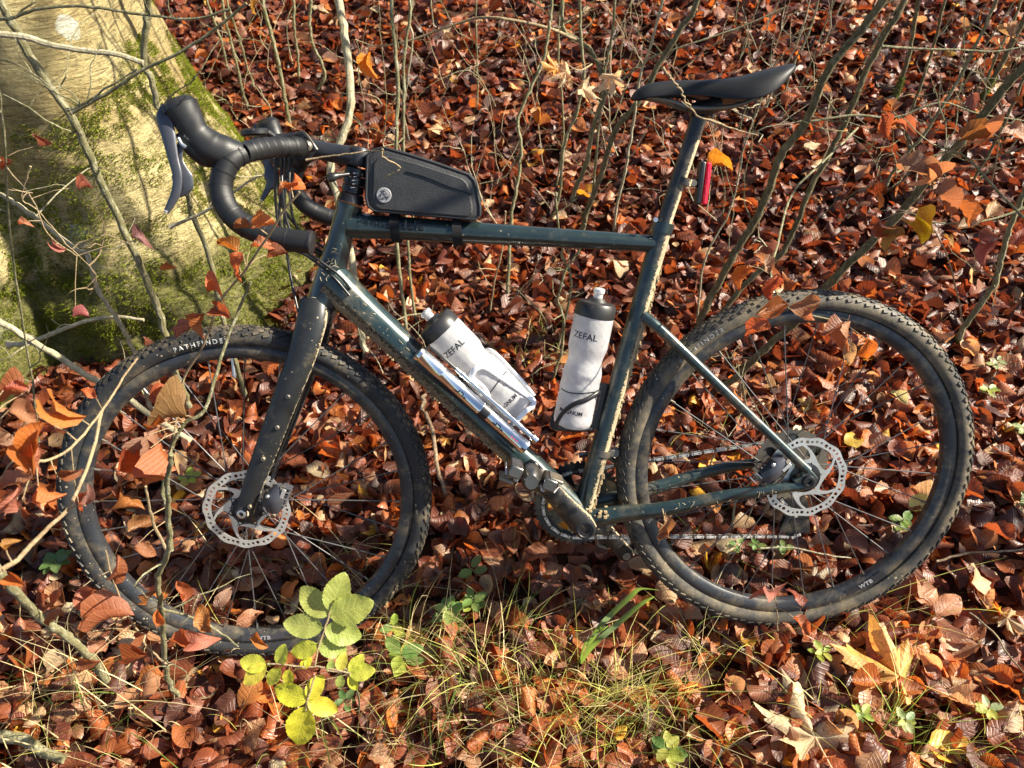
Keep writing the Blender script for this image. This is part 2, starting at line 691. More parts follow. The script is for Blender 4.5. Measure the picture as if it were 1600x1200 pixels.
def text_faces(s, size=1.0, bold=0.0, spacing=1.0):
    cu = bpy.data.curves.new('tmp', 'FONT')
    cu.body = s
    cu.size = size
    cu.offset = bold
    cu.space_character = spacing
    cu.align_x = 'CENTER'
    cu.align_y = 'CENTER'
    cu.resolution_u = 3
    vs, fs = _to_faces(cu)
    return vs, fs


# ================================================================== SETTING: ground
gm = MB()
N = 150
ext = 60
xs = [math.copysign(abs(t) ** 2.6, t) * ext for t in np.linspace(-1, 1, N)]
for j in range(N):
    for i in range(N):
        x, y = xs[i], xs[j] + .8
        gm.v.append(Vector((x, y, g(x, y) if y < 12 else g(x, 12))))
for j in range(N - 1):
    for i in range(N - 1):
        a = j * N + i
        gm.f.append((a, a + 1, a + N + 1, a + N))
gm.build('forest_ground', 'soil', None, IDENT)
bpy.data.objects['forest_ground']['kind'] = 'structure'

# ================================================================== BEECH TREE
TC = (-1.66, 1.47)


def trunk_r(th, z):
    fl = .33 * math.exp(-max(z, -.2) / .62)
    lob = 1 + (.16 * math.cos(3 * th + 1.2) + .10 * math.cos(5 * th + .4) + .05 * math.cos(8 * th + 2)) * math.exp(-max(z, 0) / .55)
    wob = mnoise.noise(Vector((math.cos(th) * 2.2, math.sin(th) * 2.2, z * 1.6))) * .035
    rid = 0
    rid += (.17 * math.exp(-((th + .62) / .24) ** 2) - .20 * math.exp(-((th + 1.15) / .24) ** 2) + .18 * math.exp(-((th + 1.75) / .35) ** 2)) * math.exp(-max(z, 0) / 1.2)
    if -3 < th < 3 and -.2 < z < .75:
        mk = min(1, max(0, (.70 - z) / .45))
        rid += mk * (.035 * mnoise.noise(Vector((th * 5.5, z * 6, 3))) + .022 * mnoise.noise(Vector((th * 14, z * 15, 9))))
    toe = rid + .25 * math.exp(-((th + .12) / .36) ** 2) * math.exp(-max(z, 0) / .30) if -3 < th < 3 else 0
    return .49 * (1 - .02 * max(z, 0)) + fl * lob + wob + toe


def trunk_pt(th, z):
    r = trunk_r(th, z)
    return Vector((TC[0] + math.cos(th) * r, TC[1] + math.sin(th) * r, z))


tree = empty('beech_tree', Matrix.Translation((TC[0], TC[1], .1)))
tag(tree, 'massive old beech trunk with mossy flared base behind the handlebar', 'tree')
tm = MB()
NT_, NZ_ = 300, 260
for j in range(NZ_):
    z = -.12 + 7.5 * (j / (NZ_ - 1)) ** 2.0
    for i in range(NT_):
        th = 2 * math.pi * i / NT_ - math.pi
        p = trunk_pt(th, z)
        n2 = mnoise.noise(Vector((p.x * 5, p.y * 5, p.z * 12))) * .012 + mnoise.noise(Vector((p.x * 14 + p.z * 9, p.y * 14, p.z * 30 - p.x * 9))) * .006
        dr = Vector((math.cos(th), math.sin(th), 0))
        tm.v.append(p + dr * n2)
for j in range(NZ_ - 1):
    for i in range(NT_):
        k = (i + 1) % NT_
        tm.f.append((j * NT_ + i, j * NT_ + k, (j + 1) * NT_ + k, (j + 1) * NT_ + i))
trunk_obj = tm.build('trunk', 'beech_bark', tree, IDENT)


def blades_mesh(name, P, D, L, Wd, colors, mat, parent=None, nseg=1, droop=None, mw=IDENT):
    """many thin tapering blades in one mesh. P roots (n,3), D unit directions, L lengths, Wd widths, colours (n,3)"""
    n = len(P)
    mwi = np.array((ROOT[parent.name] if parent is not None else mw).inverted())
    rnd = RNG.normal(size=(n, 3))
    S = np.cross(D, rnd)
    S /= np.linalg.norm(S, axis=1)[:, None] + 1e-9
    rows = []
    for k in range(nseg + 1):
        t = k / nseg
        c = P + D * (L * t)[:, None]
        if droop is not None:
            c = c + droop * ((L * t * t)[:, None])
        wdt = Wd * (1 - t) ** .7 * .5 if k < nseg else Wd * 0
        if k < nseg:
            rows.append(c - S * wdt[:, None])
            rows.append(c + S * wdt[:, None])
        else:
            rows.append(c)
    V = np.stack(rows, 1)
    m = V.shape[1]
    V = V.reshape(-1, 3)
    V = V @ mwi[:3, :3].T + mwi[:3, 3]
    fs = []
    for k in range(nseg - 1):
        fs.append(np.array([2 * k, 2 * k + 1, 2 * k + 3, 2 * k + 2]))
    quads = np.array(fs) if fs else np.zeros((0, 4), int)
    base = (np.arange(n) * m)[:, None, None]
    Q = (quads[None] + base).reshape(-1, 4)
    Tt = (np.array([[2 * nseg - 2, 2 * nseg - 1, 2 * nseg]])[None] + base).reshape(-1, 3)
    me = bpy.data.meshes.new(name)
    fill_mesh(me, V, Q, Tt)
    at = me.color_attributes.new('leaf_colour', 'FLOAT_COLOR', 'POINT')
    cc = np.ones((n, m, 4), np.float32)
    cc[:, :, :3] = colors[:, None, :]
    at.data.foreach_set('color', cc.ravel())
    me.materials.append(M[mat])
    return link_mesh(name, me, parent, mw)


def fill_mesh(me, V, Q, T=None):
    T = np.zeros((0, 3), int) if T is None else T
    me.vertices.add(len(V))
    me.vertices.foreach_set('co', np.asarray(V, np.float32).ravel())
    loops = np.concatenate([Q.ravel(), T.ravel()]).astype(np.int32)
    me.loops.add(len(loops))
    me.loops.foreach_set('vertex_index', loops)
    starts = np.concatenate([np.arange(len(Q)) * 4, len(Q) * 4 + np.arange(len(T)) * 3]).astype(np.int32)
    me.polygons.add(len(starts))
    me.polygons.foreach_set('loop_start', starts)
    me.polygons.foreach_set('use_smooth', np.ones(len(starts), bool))
    me.update(calc_edges=True)


# moss: short tufts over the flared base, denser low down and on ridges
mp, md, ml, mw_, mc = [], [], [], [], []
tries = 0
while len(mp) < 120000 and tries < 620000:
    tries += 1
    th = random.uniform(-2.35, .75)
    z = random.random() ** 1.4 * 1.15
    p = trunk_pt(th, z)
    if p.z < g(p.x, p.y) - .02:
        continue
    h = z - g(p.x, p.y)
    nz = mnoise.noise(Vector((p.x * 3.1, p.y * 3.1, p.z * 2.6))) + .55 * mnoise.noise(Vector((p.x * 11, p.y * 11, p.z * 9)))
    e = 1.08 - h * 1.75 + (.75 if -.45 < th < .4 and h < .50 else .12 if 0 < th < .4 and h < .85 else 0) - (.25 if th < -1.2 else 0)
    patch = -.12 if (abs(th + .95) < .12 and .45 < h < .62) else 0
    if nz > -e or (abs(th + .95) < .10 and .42 < h < .60 and nz > -.1):
        pass
    else:
        continue
    e1 = trunk_pt(th + .01, z) - p
    e2 = trunk_pt(th, z + .01) - p
    nrm = e1.cross(e2).normalized()
    d = (nrm + Vector((random.gauss(0, .45), random.gauss(0, .45), random.gauss(0, .45) + .1))).normalized()
    clump = mnoise.noise(Vector((p.x * 34, p.y * 34, p.z * 34)))
    if clump < -.30:
        continue
    mp.append(p - nrm * .002)
    md.append(d)
    ml.append(random.uniform(.006, .014) * (1 + 1.1 * max(0, clump)))
    mw_.append(random.uniform(.0018, .0036))
    b = random.random() ** .9
    tone = .5 + .5 * mnoise.noise(Vector((p.x * 6, p.y * 6, p.z * 6)))
    c = Vector((.09, .11, .012)).lerp(Vector((.42, .50, .035)), b * (.30 + .70 * tone))
    if random.random() < .12 + .25 * (tone < .35):
        c = Vector((.26, .20, .08)) * random.uniform(.6, 1.1)
    mc.append(c)
moss = blades_mesh('moss', np.array(mp), np.array(md), np.array(ml), np.array(mw_), np.array(mc), 'moss', tree)
moss['kind'] = 'stuff'


# ================================================================== LEAF SHAPES
def leaf_shape(nr, nc, width=.64, bend=.3, cup=.2, wave=.05, twist=.1, tip=1.0, serr=0.0, crumple=0.0, seed=0):
    """returns verts (n,3) with length 1 along x from the stalk, quads, uv (n,2)"""
    rs = np.random.default_rng(seed)
    ph = rs.uniform(0, 6.28, 6)
    V, UV = [], []
    for i in range(nr + 1):
        t = i / nr
        prof = math.sin(math.pi * min(1, t ** .92)) ** .62 if 0 < t < 1 else 0.0
        prof *= (1 - .16 * t * tip)
        hw = .5 * width * 1.12 * max(prof, .015)
        if serr and 0 < i < nr:
            hw *= 1 + serr * (1 if i % 2 else -1)
        # spine bends as an arc
        ang = bend * (t - .2) * 2
        sx = t - bend * bend * t * t * .18
        sz = -bend * t * t * .55
        for j in range(nc + 1):
            s = (j / nc) * 2 - 1
            y = s * hw
            z = cup * (s * s) * hw * 1.6 + cup * .3 * abs(s) * hw
            z += wave * math.sin(ph[0] + t * 9 + s * 2.0) * abs(s) + wave * .6 * math.sin(ph[1] + t * 21) * s * s
            z += crumple * (math.sin(ph[2] + 7 * s + 5 * t) * math.sin(ph[3] + 11 * t - 3 * s)) * .5
            tw = twist * (t - .5) * 2
            yy = y * math.cos(tw) - z * math.sin(tw)
            zz = y * math.sin(tw) + z * math.cos(tw)
            V.append((sx, yy, zz + sz))
            UV.append((t, s))
    Q = []
    for i in range(nr):
        for j in range(nc):
            a = i * (nc + 1) + j
            Q.append((a, a + nc + 1, a + nc + 2, a + 1))
    V = np.array(V)
    V[:, 0] -= .5
    V[:, 2] -= V[:, 2].mean()
    return V, np.array(Q), np.array(UV)


def rand_shape(nr, nc, seed, crump=1.0):
    rs = np.random.default_rng(seed)
    return leaf_shape(nr, nc, rs.uniform(.54, .78), rs.normal(.12, .38), rs.normal(.15, .42), rs.uniform(.02, .08), rs.normal(0, .4), rs.uniform(.6, 1.4), 0, rs.uniform(0, .12) * crump, seed)


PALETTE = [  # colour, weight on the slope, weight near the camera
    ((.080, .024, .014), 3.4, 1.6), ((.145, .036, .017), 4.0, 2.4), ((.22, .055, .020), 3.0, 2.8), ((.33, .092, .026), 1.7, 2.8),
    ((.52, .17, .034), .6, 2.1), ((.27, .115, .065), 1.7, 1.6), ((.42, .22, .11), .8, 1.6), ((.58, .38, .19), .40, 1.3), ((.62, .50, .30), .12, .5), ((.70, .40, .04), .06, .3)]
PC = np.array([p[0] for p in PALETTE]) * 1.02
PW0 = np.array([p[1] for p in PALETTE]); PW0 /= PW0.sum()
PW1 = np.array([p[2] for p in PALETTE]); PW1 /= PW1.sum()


def rot_from_euler(rx, ry, rz):
    cx, sx, cy, sy, cz, sz = np.cos(rx), np.sin(rx), np.cos(ry), np.sin(ry), np.cos(rz), np.sin(rz)
    o = np.zeros_like(cx)
    i = o + 1
    X = np.stack([i, o, o, o, cx, -sx, o, sx, cx], 1).reshape(-1, 3, 3)
    Y = np.stack([cy, o, sy, o, i, o, -sy, o, cy], 1).reshape(-1, 3, 3)
    Z = np.stack([cz, -sz, o, sz, cz, o, o, o, i], 1).reshape(-1, 3, 3)
    return Z @ X @ Y


def litter(n, y0, y1, res, seed, tilt):
    """scatter n leaves over the strip between y0 and y1 that the camera can see; returns V, Q, UV, C"""
    rs = np.random.default_rng(seed)
    y = rs.uniform(y0, y1, n)
    half = 1.02 + (y + .35) * .52
    x = rs.uniform(-1, 1, n) * (half + .45) + .02 + CAM_LOC.x * .3
    z = gnp(x, y) + rs.uniform(0, 1, n) ** 1.5 * .040 + .004
    L = rs.normal(.054, .014, n).clip(.026, .092)
    Rm = rot_from_euler(rs.normal(0, tilt, n), rs.normal(0, tilt, n), rs.uniform(0, 6.283, n))
    flip = rs.random(n) < .5
    Rm[flip, :, 1:] *= -1
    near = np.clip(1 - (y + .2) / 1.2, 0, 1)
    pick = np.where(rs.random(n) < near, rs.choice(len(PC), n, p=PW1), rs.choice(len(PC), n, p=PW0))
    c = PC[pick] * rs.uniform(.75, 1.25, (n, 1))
    nv = 20
    shapes = [rand_shape(*res, seed * 100 + i) for i in range(nv)]
    which = rs.integers(0, nv, n)
    SV = np.stack([s[0] for s in shapes])
    V = np.einsum('nij,nkj->nki', Rm, SV[which] * L[:, None, None]) + np.stack([x, y, z], 1)[:, None]
    # keep leaves out of the trunk
    keep = np.hypot(x - TC[0], y - TC[1]) > .62
    V, c, which = V[keep], c[keep], which[keep]
    m = V.shape[1]
    Q = (shapes[0][1][None] + (np.arange(len(V)) * m)[:, None, None]).reshape(-1, 4)
    UV = np.tile(shapes[0][2], (len(V), 1))
    C = np.repeat(c, m, 0)
    return V.reshape(-1, 3), Q, UV, C


def litter_object(name, sets):
    Vs, Qs, Us, Cs, off = [], [], [], [], 0
    for V, Q, U, C in sets:
        Vs.append(V); Qs.append(Q + off); Us.append(U); Cs.append(C)
        off += len(V)
    V, Q, U, C = map(np.concatenate, (Vs, Qs, Us, Cs))
    me = bpy.data.meshes.new(name)
    fill_mesh(me, V, Q)
    uv = me.uv_layers.new(name='UVMap')
    uv.data.foreach_set('uv', U[Q.ravel()].astype(np.float32).ravel())
    at = me.color_attributes.new('leaf_colour', 'FLOAT_COLOR', 'POINT')
    at.data.foreach_set('color', np.concatenate([C, np.ones((len(C), 1))], 1).astype(np.float32).ravel())
    me.materials.append(M['dead_leaf_litter'])
    o = link_mesh(name, me)
    o['kind'] = 'stuff'
    return o


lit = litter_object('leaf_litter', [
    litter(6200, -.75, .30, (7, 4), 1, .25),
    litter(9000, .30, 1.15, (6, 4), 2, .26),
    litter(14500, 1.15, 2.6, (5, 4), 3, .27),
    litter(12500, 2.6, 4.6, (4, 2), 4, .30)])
tag(lit, 'deep wet carpet of rusty brown beech leaves covering the forest floor', 'leaf litter')


def mesh_from(V, Q, UV, name, mat, stalk=True):
    V = np.asarray(V, float)
    V = V - np.array([V[:, 0].min(), 0, 0])
    nq = len(V)
    T = []
    if stalk:                                      # thin stalk below the base
        extra = []
        for x, z in ((-.16, -.02), (0.01, 0)):
            for a in range(3):
                extra.append((x, .008 * math.cos(a * 2.09), z + .008 * math.sin(a * 2.09)))
        V = np.concatenate([V, np.array(extra)])
        Q = np.concatenate([Q, np.array([[nq + a, nq + (a + 1) % 3, nq + 3 + (a + 1) % 3, nq + 3 + a] for a in range(3)])])
        UV = np.concatenate([UV, np.zeros((6, 2))])
    me = bpy.data.meshes.new(name)
    fill_mesh(me, V, Q)
    uv = me.uv_layers.new(name='UVMap')
    uv.data.foreach_set('uv', UV[Q.ravel()].astype(np.float32).ravel())
    me.materials.append(M[mat])
    return me


HERO = [mesh_from(*rand_shape(9, 6, 500 + i, 1.1), 'leaf', 'dead_leaf') for i in range(26)]
HANG = []
for i in range(18):
    rs = np.random.default_rng(900 + i)
    HANG.append(mesh_from(*leaf_shape(9, 6, rs.uniform(.48, .7), rs.normal(.65, .5), rs.normal(.7, .5), .07, rs.normal(0, .8), 1, 0, .09, 900 + i), 'hanging_leaf', 'dead_leaf'))
ASH = [mesh_from(*leaf_shape(22, 4, w, .12, .12, .018, .1 * s, .6, .035, .008, 40 + i), 'leaflet', 'green_leaf') for i, (w, s) in enumerate([(.62, .3), (.56, -.4), (.64, 0), (.55, .6)])]


def frame_from(xdir, normal):
    X = Vector(xdir).normalized()
    Zv = Vector(normal)
    Zv = (Zv - X * Zv.dot(X)).normalized()
    Y = Zv.cross(X)
    return Matrix((X, Y, Zv)).transposed()


def place_leaf(mesh, name, pos, xdir, normal, size, colour, parent=None):
    o = bpy.data.objects.new(name, mesh)
    COL.objects.link(o)
    m = frame_from(xdir, normal).to_4x4()
    m.translation = Vector(pos)
    m = m @ Matrix.Scale(size, 4)
    if parent is not None:
        o.parent = parent
        o.matrix_basis = ROOT[parent.name].inverted() @ m
    else:
        o.matrix_world = m
    o.color = (*colour, 1)
    return o


# ------------------------------------------------------------------ individually built fallen leaves, nearest the camera
NAMES = [((.12, .038, .02), 'dark chestnut'), ((.19, .052, .024), 'deep red-brown'), ((.27, .075, .028), 'rusty brown'), ((.38, .12, .035), 'warm copper'),
         ((.50, .17, .04), 'bright orange'), ((.42, .23, .12), 'dull tan'), ((.56, .38, .21), 'pale straw'), ((.62, .50, .31), 'bleached cream')]
NW = [2.6, 3.4, 3.4, 2.6, 1.4, 1.1, .6, .25]


LAND = [(60, 780, 'the blurred orange leaves at the left edge'), (100, 890, 'the star-shaped green plant'), (165, 1062, 'the cut olive stem'), (283, 1095, 'the foot of the wavy olive stem'), (40, 1180, 'the mossy branch at the bottom left'),
        (383, 798, 'the front brake disc'), (240, 680, 'the russet leaf cluster on the front wheel'), (520, 700, 'the inner right of the front rim'), (200, 940, 'the silvery lower left rim'), (410, 1000, 'the bottom of the front tyre'),
        (600, 800, 'the right side of the front tyre'), (515, 960, 'the upper leaflets of the ash seedling'), (480, 1100, 'the yellow tip of the ash seedling'), (560, 1050, 'the right sprig of the ash seedling'), (400, 1040, 'the left sprig of the ash seedling'),
        (745, 905, 'the two-leaved seedling'), (700, 965, 'the fresh green seedling'), (640, 1050, 'the ragged yellow-green weed'), (720, 720, 'the underside of the down tube'), (838, 745, 'the near pedal'), (890, 850, 'the chainring teeth'),
        (985, 875, 'the end of the far crank arm'), (960, 980, 'the broad dark grass blades'), (900, 1090, 'the brightest grass tuft'), (780, 1060, 'the straw-coloured grass'), (1000, 1150, 'the green grass near the bottom edge'), (720, 1170, 'the grass stalks at the bottom edge'),
        (1130, 790, 'the near chain stay'), (1240, 840, 'the rear derailleur'), (1280, 740, 'the rear brake disc'), (1180, 870, 'the trailing green leaves under the chain'), (1345, 905, 'the small print on the rear rim'), (1420, 720, 'the inner right of the rear rim'),
        (1100, 940, 'the lower left of the rear tyre'), (1250, 970, 'the bottom of the rear tyre'), (1460, 920, 'the lower right of the rear tyre'), (1520, 700, 'the right side of the rear tyre'), (1395, 1075, 'the big golden maple leaf'), (1265, 1165, 'the bleached maple leaf'),
        (1540, 1110, 'the pale green sprig at the lower right'), (1560, 985, 'the small cream maple leaf'), (1150, 1080, 'the gap between grass and maple leaves'), (1100, 640, 'the inner left of the rear rim'), (1300, 620, 'the spokes above the rear hub')]
USED = set()


def leaf_label(tone, pose, size, px, py):
    sz = 'large' if size > .067 else 'small' if size < .056 else 'mid-sized'
    for lx, ly, nm in sorted(LAND, key=lambda q: (q[0] - px) ** 2 + (q[1] - py) ** 2)[:6]:
        dx, dy = px - lx, py - ly
        d = ('right of' if dx > 0 else 'left of') if abs(dx) > abs(dy) else ('below' if dy > 0 else 'above')
        lab = f'{sz} {tone} fallen leaf {pose} {d} {nm}'
        if lab not in USED and len(lab.split()) <= 16:
            USED.add(lab)
            return lab
    return lab


def project(P):
    d = Vector(P) - CAM_LOC
    z = d.dot(_f)
    return 800 + FPX * d.dot(CR) / z, 600 - FPX * d.dot(CU) / z


placed = []
cnt = 0
rsl = random.Random(5)
while len(placed) < 285 and cnt < 9000:
    cnt += 1
    px, py = rsl.uniform(-10, 1610), 600 + 620 * rsl.random() ** .7
    P = on_ground(px, py)
    if any((P.x - q[0]) ** 2 + (P.y - q[1]) ** 2 < .052 ** 2 for q in placed) or math.hypot(P.x - TC[0], P.y - TC[1]) < .72:
        continue
    placed.append((P.x, P.y))
    tone, nm = rsl.choices(NAMES, NW)[0]
    if px > 1100 and py > 950 and rsl.random() < .3:
        tone, nm = NAMES[rsl.choice([3, 4, 6])]
    tl = rsl.gauss(0, .30), rsl.gauss(0, .30)
    a = rsl.uniform(0, 6.283)
    mi = rsl.randrange(len(HERO))
    k = rsl.uniform(.85, 1.15)
    up = -1 if rsl.random() < .35 else 1
    o = place_leaf(HERO[mi], 'beech_leaf', (P.x - .03 * math.cos(a), P.y - .03 * math.sin(a), g(P.x, P.y) + rsl.uniform(.034, .052)), (math.cos(a), math.sin(a), tl[0] * .5),
                   (tl[0], tl[1], up), rsl.uniform(.050, .074), tuple(c * k for c in tone))
    pose = 'tilted up' if abs(tl[0]) + abs(tl[1]) > .6 else ('face down' if up < 0 else 'lying open')
    tag(o, leaf_label(nm, pose, o.scale.x if o.scale.x < 1 else .06, px, py), 'leaf', 'fallen beech leaves on the ground')


# ------------------------------------------------------------------ maple leaves
MO_A = [0, 5, 8, 11, 16, 20, 25, 31, 34, 37, 42, 45, 49, 53, 57, 62, 70, 78, 84, 90, 96, 101, 112, 128, 150, 172, 180]
MO_R = [1.0, .80, .74, .84, .60, .46, .36, .52, .66, .62, .78, .92, .76, .64, .70, .48, .34, .42, .52, .60, .50, .40, .42, .33, .27, .20, .06]


def maple_mesh(seed, ragged=.0, curl=.1):
    rs = np.random.default_rng(seed)
    lobes = [(90, 1.0), (38, .86), (142, .86), (-18, .58), (198, .58)]
    nseg, rings = 144, 6
    V, UV, Q = [(0, 0, 0)], [(0, 0)], []
    for r in range(1, rings + 1):
        for i in range(nseg):
            a = 360 * i / nseg
            da = abs((a - 90 + 180) % 360 - 180)
            rr = float(np.interp(da, MO_A, MO_R)) * (1 + .03 * math.sin(a * .9 + seed))
            t = r / rings
            q = rr * t
            x, y = q * math.sin(math.radians(90 - a)), q * math.cos(math.radians(90 - a))
            x, y = q * math.sin(math.radians(a)), q * math.cos(math.radians(a))
            fold = min(abs((a - la + 180) % 360 - 180) for la, _ in lobes)
            z = .10 * t * math.sin(a * .07 + seed) + curl * q * q * (.4 + .6 * math.sin(a * .035 + seed)) - .007 * fold * t + .075 * math.sin(8 * x + seed) * math.sin(7 * y + seed * 2) * t
            V.append((x, y, z))
            UV.append((min(1, q), (fold / 30) * (1 if i % 2 else 1)))
    for i in range(nseg):
        k = (i + 1) % nseg
        Q.append((0, 1 + i, 1 + k))
    T = np.array(Q)
    Q = []
    for r in range(rings - 1):
        for i in range(nseg):
            k = (i + 1) % nseg
            a = 1 + r * nseg
            Q.append((a + i, a + nseg + i, a + nseg + k, a + k))
    st = len(V)
    for x, z in ((0, 0), (-.55, .05), (-1.1, .02)):
        for a in range(3):
            V.append((x, .014 * math.cos(a * 2.09), z + .014 * math.sin(a * 2.09)))
    UV += [(0, 0)] * 9
    for b in (0, 3):
        for a in range(3):
            Q.append((st + b + a, st + b + (a + 1) % 3, st + b + 3 + (a + 1) % 3, st + b + 3 + a))
    V = np.array(V); UV = np.array(UV); Q = np.array(Q)
    me = bpy.data.meshes.new('maple_leaf')
    fill_mesh(me, V, Q, T)
    uv = me.uv_layers.new(name='UVMap')
    uv.data.foreach_set('uv', UV[np.concatenate([Q.ravel(), T.ravel()])].astype(np.float32).ravel())
    me.materials.append(M['dead_leaf'])
    return me


MAPLE = [maple_mesh(3, 0, .25), maple_mesh(8, 0, .55), maple_mesh(15, 0, -.5)]
for (px, py, sz, ang, mi, colr, lab, nrm) in [
    (1395, 1075, .135, 150, 0, (.74, .46, .12), 'big golden brown maple leaf with long red stalk, lower right', (-.15, -.25, 1)),
    (1265, 1170, .135, 100, 1, (.66, .56, .34), 'large bleached beige maple leaf cut by the bottom edge of the photo', (.1, -.3, 1)),
    (1262, 925, .060, 20, 2, (.42, .35, .24), 'grey beige crumpled maple leaf behind the bottom of the rear rim', (0, -.1, 1)),
    (905, 960, .060, 60, 2, (.25, .20, .13), 'dull grey-brown decayed maple leaf in shade under the crank', (.1, -.1, 1)),
    (1265, 655, .050, 200, 1, (.62, .42, .10), 'pale gold maple leaf inside the rear wheel above the hub', (0, -.3, 1)),
    (1560, 985, .050, 300, 0, (.58, .46, .26), 'small cream maple leaf right of the rear tyre', (0, -.2, 1)),
    (1465, 715, .036, 250, 0, (.72, .47, .03), 'bright yellow leaf with brown spots against the inside of the rear rim', (0, -.2, 1)),
    (700, 705, .030, 250, 1, (.62, .30, .05), 'orange-yellow leaf fragment beside the lower down tube', (0, -.2, 1)),
]:
    P = on_ground(px, py)
    a = R(ang)
    o = place_leaf(MAPLE[mi], 'maple_leaf', (P.x, P.y, P.z + .048), (math.cos(a), math.sin(a), .05), nrm, sz, colr)
    tag(o, lab, 'leaf')
for (px, py, sz, ang, colr, lab) in [
    (1250, 255, .060, 10, (.66, .55, .33), 'flat cream oval leaf on the brown slope right of the tail light'),
    (1412, 820, .055, 20, (.46, .50, .16), 'pale yellow-green leaf lying inside the rear rim at the lower right'),
    (1327, 725, .055, 80, (.68, .47, .06), 'yellow leaf lying just right of the rear brake disc'),
    (1110, 795, .055, 260, (.62, .24, .02), 'vivid orange leaf directly below the near chain stay'),
    (888, 362, .05, 200, (.60, .45, .28), 'beige leaf lying above the top tube among the sapling stems'),
    (1408, 655, .05, 120, (.45, .52, .30), 'pale green-grey leaf in the upper right of the rear wheel'),
    (770, 706, .045, 320, (.66, .40, .03), 'yellow leaf peeking out below the pump'),
    (1450, 985, .07, 30, (.50, .24, .12), 'large veined tan leaf lying under the lower right of the rear tyre'),
    (690, 1075, .075, 280, (.26, .10, .05), 'broad brown upright leaf among the grass below the front wheel'),
    (390, 1130, .07, 75, (.50, .19, .045), 'orange leaf standing on edge beneath the yellow-green seedling'),
    (925, 950, .06, 170, (.20, .075, .04), 'round dark leaf in the shade below the crank arm')]:
    P = on_ground(px, py)
    a = R(ang)
    o = place_leaf(HERO[int(px) % len(HERO)], 'fallen_leaf', (P.x, P.y, P.z + .058), (math.cos(a), math.sin(a), .1), (-.1, -.35, 1), sz * 1.05, colr)
    tag(o, lab, 'leaf')

# ================================================================== BICYCLE
def B(u, v, w=0.0):
    return Vector((u, -w, v))


WR = .351
FX, RX = -.644765, .421844
FA, RA, BBC = B(FX, WR), B(RX, WR), B(0, WR - .0725)
bike = empty('gravel_bike', BIKE)
tag(bike, 'muddy dark green gravel bicycle with drop handlebars leaning back against the saplings', 'bicycle')
frame = empty('frame', parent=bike)


def part(mb, name, mat, parent=bike, **kw):
    return mb.build(name, mat, parent, BIKE, **kw)


# ---- frame
ht_top, ht_bot = pt(547, 318), pt(504, 474)
hax = (ht_bot - ht_top)
head = MB().tube([ht_top + hax * t for t in (0, .04, .08, .35, .75, .94, 1.0)], [.0235, .0235, .0215, .0215, .0262, .0285, .0285], 28)
part(head, 'head_tube', 'frame_paint', frame)
tt0, tt1 = pt(545, 352), pt(1026, 381)
part(MB().tube([tt0.lerp(tt1, t) for t in (0, .1, .4, .7, 1)], [.0235, .021, .0190, .0170, .0150], 28, squash=(1, 1.05)), 'top_tube', 'frame_paint', frame)
dt0 = pt(517, 437)
part(MB().tube([dt0.lerp(BBC, t) for t in (0, .05, .15, .3, .6, .9, 1)], [.034, .0315, .0285, .0272, .0270, .0265, .026], 32, squash=(1.05, 1)), 'down_tube', 'down_tube_paint', frame)
st1 = pt(1036, 352)
sax = (st1 - BBC)
part(MB().tube([BBC + sax * t for t in (0, .1, .5, .8, 1.0)], [.0205, .0195, .0178, .0172, .0172], 28), 'seat_tube', 'frame_muddy', frame)
part(MB().lathe(B(0, BBC.z, -.038), B(0, BBC.z, .038), [(0, 0), (0, .0225), (.006, .0235), (.070, .0235), (.076, .0225), (.076, 0)], 28), 'bottom_bracket_shell', 'frame_muddy', frame)
# gusset welds
part(MB().tube([tt0.lerp(tt1, .035), tt0.lerp(tt1, .045)], .0245, 24), 'weld_bead', 'frame_paint', frame)
s0n, s1n = pt(1010, 494, .020), pt(1262, 735, .066)
s0 = B(s0n.x, s0n.z, 0)
for sg in (1, -1):
    pts = spline([s0 + Vector((-.004, -.010 * sg, 0)), s0n.lerp(s1n, .12) * 1.0, s0n.lerp(s1n, .55), s0n.lerp(s1n, .88), s1n], 5)
    pts = [Vector((p.x, p.y * 1 if i == 0 and 0 else (-abs(p.y) * sg), p.z)) for i, p in enumerate(pts)]
    part(MB().tube(pts, lerp_list([.0105, .0098, .0088, .0085, .0095], len(pts)), 16), 'seat_stay', 'stay_paint', frame)
    c0 = B(.012, BBC.z + .004, .030)
    c1 = pt(1040, 795, .050)
    c2 = pt(1150, 772, .062)
    c3 = pt(1255, 759, .066)
    pts = spline([c0, c0.lerp(c1, .45) + Vector((0, .004, 0)), c1, c2, c3], 5)
    pts = [Vector((p.x, -abs(p.y) * sg, p.z)) for p in pts]
    part(MB().tube(pts, lerp_list([.0165, .0155, .0135, .0105, .0088], len(pts)), 18, squash=(1.1, .85)), 'chain_stay', 'stay_paint', frame)
    dp = [(-.020, -.012), (-.004, -.019), (.014, -.012), (.019, .004), (.010, .016), (-.002, .028), (-.014, .030), (-.012, .010), (-.030, .004)]
    m = MB()
    vs = [B(RX + a, WR + b, (.062) * sg) for a, b in dp] + [B(RX + a, WR + b, (.070) * sg) for a, b in dp]
    n = len(dp)
    m.add(vs, [tuple(range(n)), tuple(range(2 * n - 1, n - 1, -1))] + [(i, (i + 1) % n, n + (i + 1) % n, n + i) for i in range(n)])
    part(m, 'dropout', 'stay_paint', frame, bevel=.002)
    part(MB().lathe(B(RX, WR, .060 * sg), B(RX, WR, .077 * sg), [(0, .0125), (.013, .0125), (.0155, .0110), (.0160, .0075), (.0145, .0070), (.0145, .0045), (.009, .004), (.009, 0)], 24), 'axle_end', 'black_plastic', frame)
br = s0n.lerp(s1n, .17)
